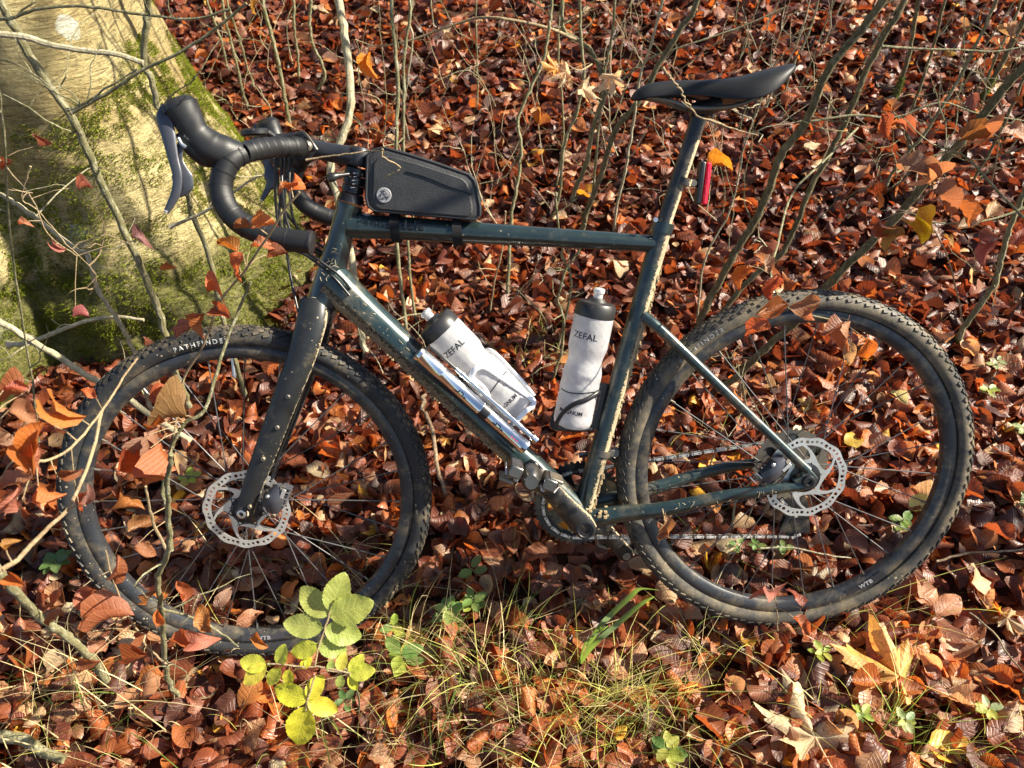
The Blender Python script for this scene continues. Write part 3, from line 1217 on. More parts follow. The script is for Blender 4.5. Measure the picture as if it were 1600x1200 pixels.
part(MB().tube([Vector((br.x, -abs(br.y), br.z)), Vector((br.x, abs(br.y), br.z))], .008, 12), 'stay_bridge', 'stay_paint', frame)
# caked mud, grass clippings on the frame
rsm = random.Random(3)
mudm, clip = MB(), MB()
for k in range(150):
    t = rsm.uniform(.04, .95)
    p = BBC + sax * t + Vector((.0165 + rsm.uniform(-.003, .002), rsm.uniform(-.012, .006), rsm.uniform(-.004, .004)))
    s = rsm.uniform(.002, .0055)
    mudm.box(p, s, s * 1.3, s * rsm.uniform(1, 2.4))
for k in range(120):
    t = rsm.uniform(.05, .98)
    p = dt0.lerp(BBC, t) + Vector((-.014 + rsm.uniform(-.004, .006), rsm.uniform(-.024, -.006), -.020 + rsm.uniform(-.004, .004)))
    s = rsm.uniform(.002, .005)
    mudm.box(p, s, s * 1.3, s)
for k in range(150):
    a = rsm.uniform(0, 6.283)
    if k % 3 == 0:
        p = B(0, BBC.z, 0) + Vector((.030 * math.cos(a), rsm.uniform(-.034, -.010), .030 * math.sin(a)))
    elif k % 3 == 1:
        p = B(rsm.uniform(.01, .07), BBC.z + rsm.uniform(.008, .024), rsm.uniform(.02, .045))
    else:
        p = BBC + sax * rsm.uniform(.03, .16) + Vector((.018, rsm.uniform(-.014, .004), 0))
    s = rsm.uniform(.002, .007)
    mudm.box(p, s, s * rsm.uniform(.7, 1.4), s * rsm.uniform(.6, 1.6))
for k in range(70):
    q = rsm.random()
    if q < .55:
        p = dt0.lerp(BBC, rsm.uniform(.0, .4)) + Vector((rsm.uniform(-.016, .016), -.026, rsm.uniform(-.012, .012)))
    elif q < .9:
        p = ht_top.lerp(ht_bot, rsm.uniform(.4, 1)) + Vector((rsm.uniform(-.014, .014), -.025, 0))
    else:
        p = pt(1040, 795, .064).lerp(pt(1230, 765, .075), rsm.random()) + Vector((0, 0, rsm.uniform(-.004, .006)))
    a = rsm.uniform(0, 6.28)
    d = Vector((math.cos(a), rsm.uniform(-.1, .1), math.sin(a))) * rsm.uniform(.002, .007)
    clip.tube([p - d, p + Vector((0, -.002, .001)), p + d], .00045, 4)
part(mudm, 'caked_mud', 'mud', frame, bevel=.0008)['kind'] = 'stuff'
M['straw'] = plain('straw', (.46, .39, .25), .6)
part(clip, 'grass_clippings', 'straw', frame)['kind'] = 'stuff'

# ---- fork
fork = empty('fork', parent=bike)
crown = pt(497, 492)
for sg in (1, -1):
    q = [(490, 470, .012), (486, 505, .030), (470, 560, .044), (446, 622, .048), (415, 705, .048), (393, 765, .047), (383, 800, .047)]
    P = [pt(a, b, w) for a, b, w in q]
    P = spline([Vector((p.x, -abs(p.y) * sg, p.z)) for p in P], 5)
    fore = Vector((1, 0, .15))
    part(MB().tube(P, lerp_list([.027, .0275, .0255, .0235, .021, .018, .0165], len(P)), 24, squash=[(1, .62)] * len(P), up=fore), 'fork_blade', 'fork_black', fork)
part(MB().tube([ht_bot + hax.normalized() * .001, ht_bot + hax.normalized() * .012, ht_bot + hax.normalized() * .030], [.0285, .0285, .026], 28, squash=(1, 1.1)), 'fork_crown', 'fork_black', fork)
part(MB().lathe(B(FX, WR, .036), B(FX, WR, .0595), [(0, .014), (.018, .0135), (.0235, .011), (.0235, 0)], 24), 'fork_tip', 'fork_black', fork)
part(MB().lathe(B(FX, WR, .058), B(FX, WR, .062), [(0, .0085), (.0035, .0085), (.004, .0075), (.004, .0045), (.001, .0042), (.001, 0)], 20), 'axle_end', 'aluminium', fork)
for (px, py) in ((450, 620), (433, 668), (411, 717), (390, 792)):
    p = pt(px, py, .062)
    part(MB().lathe(p + Vector((0, .004, 0)), p + Vector((0, -.003, 0)), [(0, .0045), (.005, .0045), (.007, .003), (.007, .0018), (.0045, .0016), (.0045, 0)], 12), 'mount_bolt', 'steel_dark', fork)


# ---- wheels
def wheel(name, C, steer, rubber, rear):
    w = empty(name, parent=bike)
    HT = R(71)
    k = Vector((math.cos(HT), 0, math.sin(HT)))
    rot = Matrix.Rotation(steer, 3, k)
    A = rot @ Vector((1, 0, 0))
    Z = rot @ Vector((0, 0, 1))
    W = rot @ Vector((0, -1, 0))            # towards the near side

    def P(r, a, lat):
        return C + A * (r * math.cos(a)) + Z * (r * math.sin(a)) + W * lat
    prof = []
    for i in range(18):                     # round casing
        a = R(-128 + 256 * i / 17)
        prof.append((.3292 + .0205 * math.cos(a), -.0208 * math.sin(a)))
    prof += [(.3135, .0125), (.3135, -.0125)]
    part(MB().ring(C, A, Z, 0, 160, [(r, -l) for r, l in prof]), 'tyre', rubber, w)
    kn = MB()
    nk = 118
    for i in range(nk):
        a0 = 2 * math.pi * i / nk
        for side in (-1, 1):
            for row, (ang, ln, wd) in enumerate(((58, .0105, .0058), (38, .0080, .0052), (20, .0090, .0040))):
                a = a0 + (row % 2) * math.pi / nk
                th = R(ang + (4 if i % 2 else -3)) * side
                r = .3292 + .0212 * math.cos(th)
                c = P(r, a, .0214 * math.sin(th))
                rad = (P(1, a, 0) - C).normalized()
                nrm = rad * math.cos(th) + W * math.sin(th)
                tan = (P(1, a + .01, 0) - P(1, a, 0)).normalized()
                lat = nrm.cross(tan).normalized()
                sk = R(18 * side)
                t2 = tan * math.cos(sk) + lat * math.sin(sk)
                kn.box(c, ln, wd, .0032, (t2, nrm.cross(t2).normalized(), nrm))
    for i in range(236):                    # fine centre file
        a = 2 * math.pi * i / 236
        rad = (P(1, a, 0) - C).normalized()
        tan = (P(1, a + .01, 0) - P(1, a, 0)).normalized()
        kn.box(P(.3503, a, 0), .0035, .012, .0016, (tan, W, rad))
    part(kn, 'tread_knobs', 'tread_rubber', w, smooth=False)['kind'] = 'stuff'
    rimp = [(.3150, .0125), (.3105, .0140), (.3040, .0142), (.2960, .0125), (.2905, .0075), (.2895, 0), (.2905, -.0075), (.2960, -.0125), (.3040, -.0142), (.3105, -.0140), (.3150, -.0125)]
    part(MB().ring(C, A, Z, 0, 160, rimp), 'rim', 'rim_black', w)
    # hub
    hw = .058 if not rear else .055
    part(MB().lathe(P(0, 0, -hw), P(0, 0, hw * .86), [(0, .008), (.004, .014), (.012, .014), (.016, .026), (.020, .026), (.024, .012), (hw * 1.86 - .030, .012), (hw * 1.86 - .026, .024), (hw * 1.86 - .022, .024), (hw * 1.86 - .018, .015), (hw * 1.86, .012)], 28, True), 'hub', 'hub_black', w)
    ns = 28
    for i in range(ns):
        side = 1 if i % 2 else -1
        j = i // 2
        a_r = 2 * math.pi * (i + .5) / ns
        cross = 1 if j % 2 else -1
        a_h = a_r + cross * R(78) * 1.0
        lat = side * (hw * .72 if side > 0 else hw * .62)
        part(MB().tube([P(.0245, a_h, lat), P(.2905, a_r, side * .002)], .00115, 6), 'spoke', 'spoke_steel', w)
        part(MB().tube([P(.279, a_r + cross * -.0004, side * .0025 + (lat - side * .002) * .02), P(.2915, a_r, side * .002)], .0021, 6), 'spoke_nipple', 'steel_dark', w)
    va = R(92) if not rear else R(-82)
    if not rear:
        part(MB().tube([P(.290, R(88), 0), P(.262, R(88), 0), P(.258, R(88), 0), P(.250, R(88), 0)], [.0032, .0032, .0042, .0030], 10), 'valve', 'aluminium', w)
    # brake rotor
    sp = []
    outer, n = [], 240
    rr = .080
    for i in range(n):
        a = 2 * math.pi * i / n
        outer.append(((rr + .0014 * math.sin(12 * a)) * math.cos(a), (rr + .0014 * math.sin(12 * a)) * math.sin(a)))
    sp.append(outer)
    for i in range(12):                     # vent holes in groups along the track
        for j in range(4):
            a = 2 * math.pi * (i + .14 + j * .235) / 12
            q = rr - .0072 + .0012 * math.sin(12 * a)
            hr = .0036 if j == 3 else .0027
            sp.append([(q * math.cos(a) + hr * math.cos(b), q * math.sin(a) + hr * math.sin(b)) for b in [2 * math.pi * k / 10 for k in range(10)]])
    for i in range(6):                      # windows between the swept arms
        a0 = 2 * math.pi * i / 6
        pts = []
        sw = -.30
        for t in np.linspace(.05, 1.0, 9):
            pts.append((rr - .0145, a0 + t))
        for q_, t in ((.056, .955), (.047, .88), (.040, .78), (.0362, .60), (.0362, .30), (.040, .10), (.047, .04), (.056, .03)):
            pts.append((q_, a0 + t - .42 * (1 - (q_ - .036) / .030)))
        sp.append([(q * math.cos(b), q * math.sin(b)) for q, b in pts])
    inner = []
    for i in range(72):
        a = 2 * math.pi * i / 72
        q = .0215 + .0045 * math.cos(6 * a)
        inner.append((q * math.cos(a), q * math.sin(a)))
    sp.append(inner)
    for i in range(6):
        a = 2 * math.pi * (i + .5) / 6 + .1
        sp.append([(.0305 * math.cos(a) + .002 * math.cos(b), .0305 * math.sin(a) + .002 * math.sin(b)) for b in [2 * math.pi * k / 8 for k in range(8)]])
    vs, fs = curve_faces(sp, .0009)
    lat = .038 if not rear else .052
    m = MB()
    ro = R(12 if not rear else 33)
    cr_, sr_ = math.cos(ro), math.sin(ro)
    m.add([C + A * (v.x * cr_ - v.y * sr_) + Z * (v.x * sr_ + v.y * cr_) + W * (lat + v.z) for v in vs], fs)
    part(m, 'brake_rotor', 'rotor_steel', w, smooth=False)
    part(MB().lathe(P(0, 0, lat - .004), P(0, 0, lat + .004), [(0, .030), (.005, .030), (.008, .022), (.008, .012)], 28), 'rotor_carrier', 'hub_black', w)
    return w, P


fw, FP = wheel('front_wheel', FA, .0997, 'tyre_rubber', False)
rw, RP = wheel('rear_wheel', RA, 0, 'tyre_rubber_muddy', True)


def arc_text(s, Pf, C, axes, r, ang, lat, size, tilt=.5, spacing=1.0, flip=False):
    """letters curved round the wheel, tops outward; ang = angle of the text centre"""
    vs, fs = text_faces(s, size, .0, spacing)
    out = []
    for v in vs:
        rr = r + (v.y if not flip else -v.y)
        a = ang - v.x / r * (1 if not flip else -1)
        dr = rr - .3292
        th = math.asin(max(-.999, min(.999, dr / .0212))) if tilt else 0
        l = .02115 * math.cos(th) + .0009 if tilt else lat
        out.append(Pf(rr, a, l))
    m = MB()
    m.add(out, fs)
    return m


def ang_of(px, py, C, lat):
    p = pt(px, py, lat)
    return math.atan2(p.z - C.z, p.x - C.x)


part(arc_text('PATHFINDER', FP, FA, None, .3268, ang_of(318, 541, FA, .02), .02, .0125, spacing=1.45), 'tyre_lettering', 'print_white', fw, smooth=False)
part(arc_text('PATHFINDER', RP, RA, None, .3268, ang_of(1096, 540, RA, .02), .02, .0125, spacing=1.45), 'tyre_lettering', 'print_grey', rw, smooth=False)
for Pf, C, wp, px, py in ((FP, FA, fw, 409, 999), (RP, RA, rw, 1347, 903)):
    a = ang_of(px, py, C, .0135)
    m = MB()
    cells = []
    for i in range(9):
        t0 = (i - 4.5) * .0095
        for rr0, rr1 in ((.2955, .3085),):
            vs = [Pf(r_, a + (t0 + dt) / .30, .0146 if r_ > .3 else .0143) for r_ in (rr0, rr1) for dt in (0, .0095)]
            cells.append(vs)
            m.add(vs, [(0, 1, 3, 2)])
    part(m, 'rim_label', 'stem_black' if wp is rw else 'lever_grey', wp, smooth=False)
    vs, fs = text_faces('WTB', .0125, .0004, 1.1)
    m = MB().add([Pf(.3025 - v.y, a + v.x / .30, .0153) for v in vs], fs)
    part(m, 'rim_lettering', 'logo_grey', wp, smooth=False)

# ---- cassette, chain, derailleur, crankset
cas = empty('cassette', parent=bike)
for i in range(9):
    rr = .0265 + i * .0058
    lat = -.046 + i * .0036
    n = int(12 + i * 3)
    sp = [[]]
    for q in range(n * 4):
        a = 2 * math.pi * q / (n * 4)
        r_ = rr + (.0026 if q % 4 in (1, 2) else -.0012)
        sp[0].append((r_ * math.cos(a), r_ * math.sin(a)))
    for q in range(6):
        a = 2 * math.pi * q / 6 + i * .2
        if rr > .034:
            h = (rr - .024) * .32
            sp.append([((rr - .007 - h) * math.cos(a) + h * math.cos(b), (rr - .007 - h) * math.sin(a) + h * math.sin(b)) for b in [2 * math.pi * k / 10 for k in range(10)]])
    vs, fs = curve_faces(sp, .0008)
    part(MB().add([B(RX + v.x, WR + v.y, lat + v.z) for v in vs], fs), 'sprocket', 'steel_dark' if i % 3 else 'pedal_metal', cas, smooth=False)

crank = empty('crankset', parent=bike)
CHW = -.046
sp = [[]]
NTH = 46
for q in range(NTH * 4):
    a = 2 * math.pi * q / (NTH * 4)
    r_ = .0900 + (.0030 if q % 4 in (1, 2) else -.0018)
    sp[0].append((r_ * math.cos(a), r_ * math.sin(a)))
for q in range(4):
    a0 = 2 * math.pi * q / 4 + .5
    pts = [(.064, a0 + t) for t in np.linspace(.28, 1.29, 10)] + [(.044, a0 + 1.20), (.040, a0 + .785), (.044, a0 + .37)]
    sp.append([(a * math.cos(b), a * math.sin(b)) for a, b in pts])
vs, fs = curve_faces(sp, .0012)
part(MB().add([B(v.x, BBC.z + v.y, CHW - .006 + v.z) for v in vs], fs), 'chainring', 'crank_dark', crank, smooth=False)
pe = pt(838, 745, .086)
cd = (pe - B(0, BBC.z, .086)).normalized()
cd.y = 0
cd.normalize()
cside = Vector((-cd.z, 0, cd.x))
for sg in (1, -1):
    lat0, lat1 = .058 * sg, .078 * sg
    c0 = B(0, BBC.z, lat0)
    ce = B(0, BBC.z, lat1) + cd * (.170 * sg)
    pts = [c0 - cd * (.012 * sg), c0 + cd * (.012 * sg), c0.lerp(ce, .35), c0.lerp(ce, .8), ce, ce + cd * (.012 * sg)]
    part(MB().tube(pts, [.019, .024, .0200, .0170, .0180, .013], 20, squash=[(1, .42), (1, .50), (1, .50), (1, .46), (1, .44), (1, .3)], up=cside), 'crank_arm', 'crank_dark', crank, bevel=0)
    part(MB().lathe(B(0, BBC.z, (.052) * sg), B(0, BBC.z, .0715 * sg), [(0, .019), (.014, .0205), (.0185, .0185), (.0195, .0150), (.017, .0135), (.017, .0085), (.010, .0080), (.010, 0)], 28), 'spindle_cap', 'black_plastic', crank)
    part(MB().lathe(ce + Vector((0, .011 * sg, 0)), ce + Vector((0, -.0115 * sg, 0)), [(0, 0), (0, .0085), (.022, .0085), (.0230, .0075), (.0225, .004), (.018, .0038), (.018, 0)], 18), 'axle_boss', 'steel_dark', crank)
# the far arm's inner face shows its pedal axle socket
fe = B(0, BBC.z, -.078) - cd * .170
part(MB().lathe(fe + Vector((0, .004, 0)), fe + Vector((0, -.0085, 0)), [(0, .0085), (.010, .0085), (.0125, .007), (.0125, .0042), (.006, .004), (.006, 0)], 18), 'axle_socket', 'steel_dark', crank)


def pedal(ce, sg):
    p = empty('pedal', parent=bike)
    o = lambda a, b, c: ce + Vector((a, -c * sg, b))
    ax = (Vector((math.cos(.45), 0, -math.sin(.45))), Vector((0, 1, 0)), Vector((math.sin(.45), 0, math.cos(.45))))
    L = lambda a, b, c: ce + ax[0] * a * 1.25 + ax[2] * b * 1.25 + Vector((0, -c * sg, 0))
    part(MB().tube([L(0, 0, .004), L(0, 0, .030), L(0, 0, .066)], [.0085, .0105, .008], 16), 'pedal_axle', 'steel_dark', p)
    part(MB().tube([L(0, 0, .026), L(0, 0, .034), L(0, 0, .058), L(0, 0, .068)], [.014, .023, .022, .014], 18, squash=(1, .8)), 'pedal_body', 'pedal_metal', p)
    for s in (-1, 1):
        part(MB().box(L(.026 * s, .005, .047), .024, .044, .022, ax), 'cleat_clamp', 'pedal_metal', p, bevel=.003)
        part(MB().box(L(.033 * s, .013 * s, .047), .026, .034, .007, ax), 'cleat_plate', 'steel_dark', p, bevel=.002)
        pts = []
        for i in range(40):
            a = i * .9
            pts.append(L((.021 + .0035 * math.cos(a)) * s, -.006 + .0035 * math.sin(a), .032 + i * .0008))
        part(MB().tube(pts, .0009, 5), 'spring', 'aluminium', p)
        part(MB().tube([L(.036 * s, -.004, .030), L(.040 * s, .004, .036), L(.040 * s, .004, .058), L(.036 * s, -.004, .064)], .0022, 8), 'cage_bar', 'aluminium', p)
    return p


pedal(B(0, BBC.z, .078) + cd * .170, 1)
pedal(B(0, BBC.z, -.078) - cd * .170, -1)
# bottom-bracket cup
part(MB().lathe(B(0, BBC.z, .036), B(0, BBC.z, .050), [(0, .021), (.002, .0225), (.012, .0225), (.014, .018)], 24), 'bearing_cup', 'black_plastic', crank)

# front derailleur clamp and hanger behind the seat tube
fdm = empty('front_derailleur', parent=bike)
pc = pt(940, 705)
part(MB().tube([pc - sax.normalized() * .006, pc + sax.normalized() * .006], .0205, 24), 'clamp_band', 'steel_dark', fdm)
part(MB().box(pc + Vector((.022, -.004, -.002)), .022, .020, .016), 'clamp_block', 'steel_dark', fdm, bevel=.003)
part(MB().tube([pc + Vector((.010, .03, -.01)), pc + Vector((.05, .04, -.035)), pc + Vector((.075, .045, -.060))], .005, 8, squash=(1, .5)), 'guide_plate', 'aluminium', fdm)
part(MB().tube([pc + Vector((-.04, .042, -.022)), pc + Vector((.01, .042, -.020)), pc + Vector((.07, .045, -.075))], .006, 8, squash=(1, .5)), 'guide_plate', 'pedal_metal', fdm)

# chain: links along a loop chainring -> cassette -> derailleur
JU = B(RX - .018, WR - .078, -.046)       # derailleur pulleys
JL = B(RX - .045, WR - .135, -.046)
jl = pt(1238, 838, -.046)
JL = Vector((jl.x - .002, jl.y, jl.z + .0225))
JU = Vector((RX + .004, .046, WR - .068))
path = []


def arc(c, r, a0, a1, n, lat):
    return [B(c.x + r * math.cos(R(a0 + (a1 - a0) * i / n)), c.z + r * math.sin(R(a0 + (a1 - a0) * i / n)), lat) for i in range(n + 1)]


sl = -.040
top_cs = RA + Vector((0, 0, 0))
path += arc(BBC, .0735, 92, 268, 20, CHW + .001)
path += [Vector((JL.x * t + (BBC.x - .003) * (1 - t), .046, (JL.z - .0215) * t + (BBC.z - .0735) * (1 - t))) for t in np.linspace(.05, .95, 22)]
path += arc(JL, .0215, -95, 60, 8, -.043)
path += arc(JU, .0215, 240, 110, 6, -.041)
path += arc(RA, .044, -60, 92, 14, sl)
path += [B(RX * (1 - t), (WR + .044) * (1 - t) + (BBC.z + .0735) * t, sl * (1 - t) + CHW * t) for t in np.linspace(.04, .96, 24)]
cumul = [0]
P2 = path + [path[0]]
for a, b in zip(P2, P2[1:]):
    cumul.append(cumul[-1] + (b - a).length)
pitch_l = .0127
nl = int(cumul[-1] / pitch_l)


def along(d):
    d %= cumul[-1]
    for i in range(len(cumul) - 1):
        if cumul[i + 1] >= d:
            t = (d - cumul[i]) / max(1e-9, cumul[i + 1] - cumul[i])
            return P2[i].lerp(P2[i + 1], t)


def link_mesh_data(outer):
    m = MB()
    off = .0032 if outer else .0016
    for s in (-1, 1):
        sh = []
        for i in range(14):
            a = 2 * math.pi * i / 14
            x = .0036 * math.cos(a) + (.00635 if math.cos(a) > 0 else -.00635)
            z = (.0046 if outer else .0038) * math.sin(a) * (1 if abs(math.cos(a)) > .3 else .55)
            sh.append((x, z))
        vs = [Vector((x, off * s, z)) for x, z in sh] + [Vector((x, (off + .0008) * s, z)) for x, z in sh]
        m.add(vs, [tuple(range(14)), tuple(range(27, 13, -1))] + [(i, (i + 1) % 14, 14 + (i + 1) % 14, 14 + i) for i in range(14)])
    for x in (-.00635, .00635):
        m.tube([(x, -.0042, 0), (x, .0042, 0)], .0017, 8)
    me = bpy.data.meshes.new('chain_link')
    me.from_pydata([tuple(v) for v in m.v], [], m.f)
    me.materials.append(M['chain_steel' if outer else 'steel_dark'])
    bm = bmesh.new(); bm.from_mesh(me); bmesh.ops.recalc_face_normals(bm, faces=bm.faces); bm.to_mesh(me); bm.free()
    return me


chain = empty('chain', parent=bike)
LM = [link_mesh_data(False), link_mesh_data(True)]
for i in range(nl):
    a, b = along(i * pitch_l), along((i + 1) * pitch_l)
    o = bpy.data.objects.new('link', LM[i % 2])
    COL.objects.link(o)
    o.parent = chain
    X = (b - a).normalized()
    Y = Vector((0, 1, 0))
    Y = (Y - X * Y.dot(X)).normalized()
    m = Matrix((X, Y, X.cross(Y))).transposed().to_4x4()
    m.translation = (a + b) / 2
    o.matrix_basis = m

rd = empty('rear_derailleur', parent=bike)
for C_ in (JU, JL):
    sp = [[((.0185 + (.0022 if q % 4 in (1, 2) else -.0012)) * math.cos(2 * math.pi * q / 44), (.0185 + (.0022 if q % 4 in (1, 2) else -.0012)) * math.sin(2 * math.pi * q / 44)) for q in range(44)]]
    vs, fs = curve_faces(sp, .0018)
    part(MB().add([C_ + Vector((v.x, -v.z, v.y)) for v in vs], fs), 'jockey_wheel', 'black_plastic', rd, smooth=False)
for lat in (-.006, .007):
    part(MB().tube([JU + Vector((.004, lat, .012)), JU.lerp(JL, .5) + Vector((.018, lat, 0)), JL + Vector((.004, lat, -.010))], [.024, .022, .032], 18, squash=(1, .05), up=(1, 0, 0)), 'cage_plate', 'hub_black', rd)
part(MB().tube([RA + Vector((.004, .066, -.018)), JU + Vector((.014, .030, .012)), JU + Vector((.002, .018, -.006))], [.013, .024, .022], 14, squash=(1, .8)), 'derailleur_body', 'hub_black', rd)
part(MB().tube([RA + Vector((-.010, .064, -.010)), RA + Vector((.004, .064, -.030))], .010, 12, squash=(1, .5)), 'hanger', 'steel_dark', rd)

# ---- brake calipers
def caliper(name, cpx, ang, lat, fins):
    c = empty(name, parent=bike)
    C0 = pt(*cpx, lat)
    X = Vector((math.cos(ang), 0, math.sin(ang)))
    Z = Vector((-math.sin(ang), 0, math.cos(ang)))
    Y = Vector((0, 1, 0))
    L = lambda a, b, d=0: C0 + X * a * 1.2 + Z * b * 1.2 + Y * d
    part(MB().tube([L(-.024, -.002), L(-.012, 0), L(.006, .001), (L(.022, -.002))], [.012, .0195, .0205, .011], 18, squash=(1, .85)), 'caliper_body', 'lever_grey', c)
    part(MB().tube([L(-.016, .010, -.006), L(.010, .013, -.006)], [.009, .008], 14), 'piston_housing', 'hub_black', c)
    part(MB().box(L(0, -.004, .014), .046, .018, .026, (X, Y, Z)), 'far_half', 'hub_black', c, bevel=.004)
    for i in range(6):
        part(MB().box(L(*(fins[0] + (i - 2.5) * .0058 * fins[2], fins[1] + (i - 2.5) * .0058 * fins[3])), .0022, .020, .018, (X, Y, Z)), 'cooling_fin', 'aluminium' if i % 2 == 0 else 'lever_grey', c)
    part(MB().tube([L(-.026, -.006, -.003), L(-.028, -.006, -.010)], .0048, 10), 'mount_bolt', 'steel_dark', c)
    part(MB().tube([L(.022, -.004, -.003), L(.024, -.004, -.010)], .0048, 10), 'mount_bolt', 'steel_dark', c)
    part(MB().lathe(L(.004, .012, -.010), L(.004, .012, -.020), [(0, .004), (.008, .004), (.010, .002), (.010, 0)], 10), 'banjo_bolt', 'aluminium', c)
    part(MB().box(L(.016, -.008, -.0135), .020, .002, .007, (X, Y, Z)), 'bleed_tab', 'rotor_steel', c, bevel=.0008)
    return c


caliper('front_brake_caliper', (432, 778), 1.10, .050, (.010, -.010, 1, 0))
caliper('rear_brake_caliper', (1208, 732), .75, .060, (-.020, .012, 1, 0))

# ---- seatpost, clamp, saddle
post_top = pt(1093, 182)
pax = (post_top - st1)
part(MB().tube([st1 - pax * .02, st1, post_top], .0138, 26), 'seatpost', 'post_black')
part(MB().tube([st1 - pax.normalized() * .012, st1 + pax.normalized() * .006], [.0198, .0198], 26), 'seat_clamp', 'frame_paint')
p = pt(1030, 346, .012)
part(MB().tube([p + Vector((-.008, .0, .004)), p + Vector((-.008, -.010, .004))], .0042, 12), 'clamp_bolt', 'aluminium')
sad = empty('saddle', parent=bike)
# stations: pixel x, top-centre y, skirt y, half width
SS = [(988, 153, 156, .004), (994, 144, 156, .015), (1008, 134, 154, .020), (1035, 130, 151, .022), (1061, 129, 149, .025), (1090, 129, 149, .033), (1115, 128, 152, .045), (1140, 126, 156, .058),
      (1165, 120, 157, .068), (1190, 113, 154, .073), (1212, 108, 143, .070), (1226, 105, 128, .060), (1233, 105, 114, .044)]
m = MB()
NS = 22
for (x, yt, yb, hw) in SS:
    ptop = pt(x, yt, 0)
    pbot = pt(x, yb, hw)
    for j in range(NS + 1):
        s = -1 + 2 * j / NS
        q = abs(s)
        dz = (q ** 3.2)
        m.v.append(Vector((ptop.x + (pbot.x - ptop.x) * dz, -hw * math.sin(s * math.pi / 2) * (1 if q < 1 else 1), ptop.z + (pbot.z - ptop.z) * dz)))
nc = NS + 1
for i in range(len(SS) - 1):
    for j in range(NS):
        m.f.append((i * nc + j, i * nc + j + 1, (i + 1) * nc + j + 1, (i + 1) * nc + j))
so = part(m, 'saddle_cover', 'saddle_black', sad, shade_angle=80)
sm = so.modifiers.new('thick', 'SOLIDIFY')
sm.thickness = .003
sm.offset = 1
su = so.modifiers.new('sub', 'SUBSURF')
su.levels = su.render_levels = 2
m = MB()
for (x, yt, yb, hw) in SS[1:-1]:
    pb = pt(x, yb, hw)
    m.v.append(Vector((pb.x, -hw * .9, pb.z + .004)))
    m.v.append(Vector((pb.x, hw * .9, pb.z + .004)))
for i in range(len(SS) - 3):
    m.f.append((2 * i, 2 * i + 1, 2 * i + 3, 2 * i + 2))
part(m, 'saddle_base', 'black_plastic', sad)
for sg in (1, -1):
    rp = [pt(1012, 152, .010), pt(1050, 158, .018), pt(1080, 168, .022), pt(1130, 168, .022), pt(1160, 162, .028), pt(1185, 152, .034)]
    part(MB().tube(spline([Vector((q.x, -abs(q.y) * sg, q.z)) for q in rp], 4), .0038, 10), 'saddle_rail', 'steel_dark', sad)
pc2 = pt(1098, 172)
part(MB().tube([pc2 + Vector((-.022, 0, .001)), pc2 + Vector((.004, 0, .002)), pc2 + Vector((.030, 0, .008))], [.011, .015, .011], 14, squash=(1, 1.5)), 'saddle_clamp', 'crank_dark', sad)
part(MB().tube([pc2 + Vector((.016, 0, -.014)), pc2 + Vector((.022, 0, .012))], .0035, 8), 'clamp_bolt', 'steel_dark', sad)

# ---- stem, spacers, handlebar
stem = empty('stem', parent=bike)
kax = -hax.normalized()
s_top = pt(562, 237)
s_bot = ht_top + kax * .002
sd_ = (s_top - s_bot)
for i in range(4):
    a, b = .02 + i * .17, .02 + i * .17 + .155
    part(MB().tube([s_bot + sd_ * a, s_bot + sd_ * (a + .015), s_bot + sd_ * (b - .015), s_bot + sd_ * b], [.0178, .0190, .0190, .0178] if i else [.024, .0235, .0205, .0195], 26), 'headset_spacer', 'spacer_black', stem)
part(MB().tube([s_bot + sd_ * .72, s_bot + sd_ * .76, s_bot + sd_ * 1.02, s_bot + sd_ * 1.06], [.018, .0205, .0205, .018], 26), 'steerer_clamp', 'stem_black', stem)
part(MB().tube([s_bot + sd_ * 1.06, s_bot + sd_ * 1.09], [.017, .015], 22), 'top_cap', 'black_plastic', stem)
cl = pt(479, 231)
stem_a = s_bot + sd_ * .88
part(MB().tube([stem_a, stem_a.lerp(cl, .3), stem_a.lerp(cl, .8), cl], [.0195, .0165, .0155, .017], 24, squash=(1, 1.05)), 'stem_body', 'stem_black', stem)
part(MB().tube([cl + Vector((0, -.024, 0)), cl + Vector((0, .024, 0))], .0198, 24), 'bar_clamp', 'stem_black', stem)
for (dz, dy) in ((.012, -.016), (-.012, -.016), (.012, .016), (-.012, .016)):
    part(MB().tube([cl + Vector((-.012, dy, dz)), cl + Vector((-.0215, dy, dz))], .0028, 8), 'faceplate_bolt', 'steel_dark', stem)
for i in range(5):                             # printed scale marks on the steerer clamp
    p = s_bot + sd_ * (.30 + .07 * i)
    part(MB().box(p + Vector((.004, -.0202, 0)), .006 if i % 2 else .009, .0006, .0012), 'scale_mark', 'print_grey', stem)

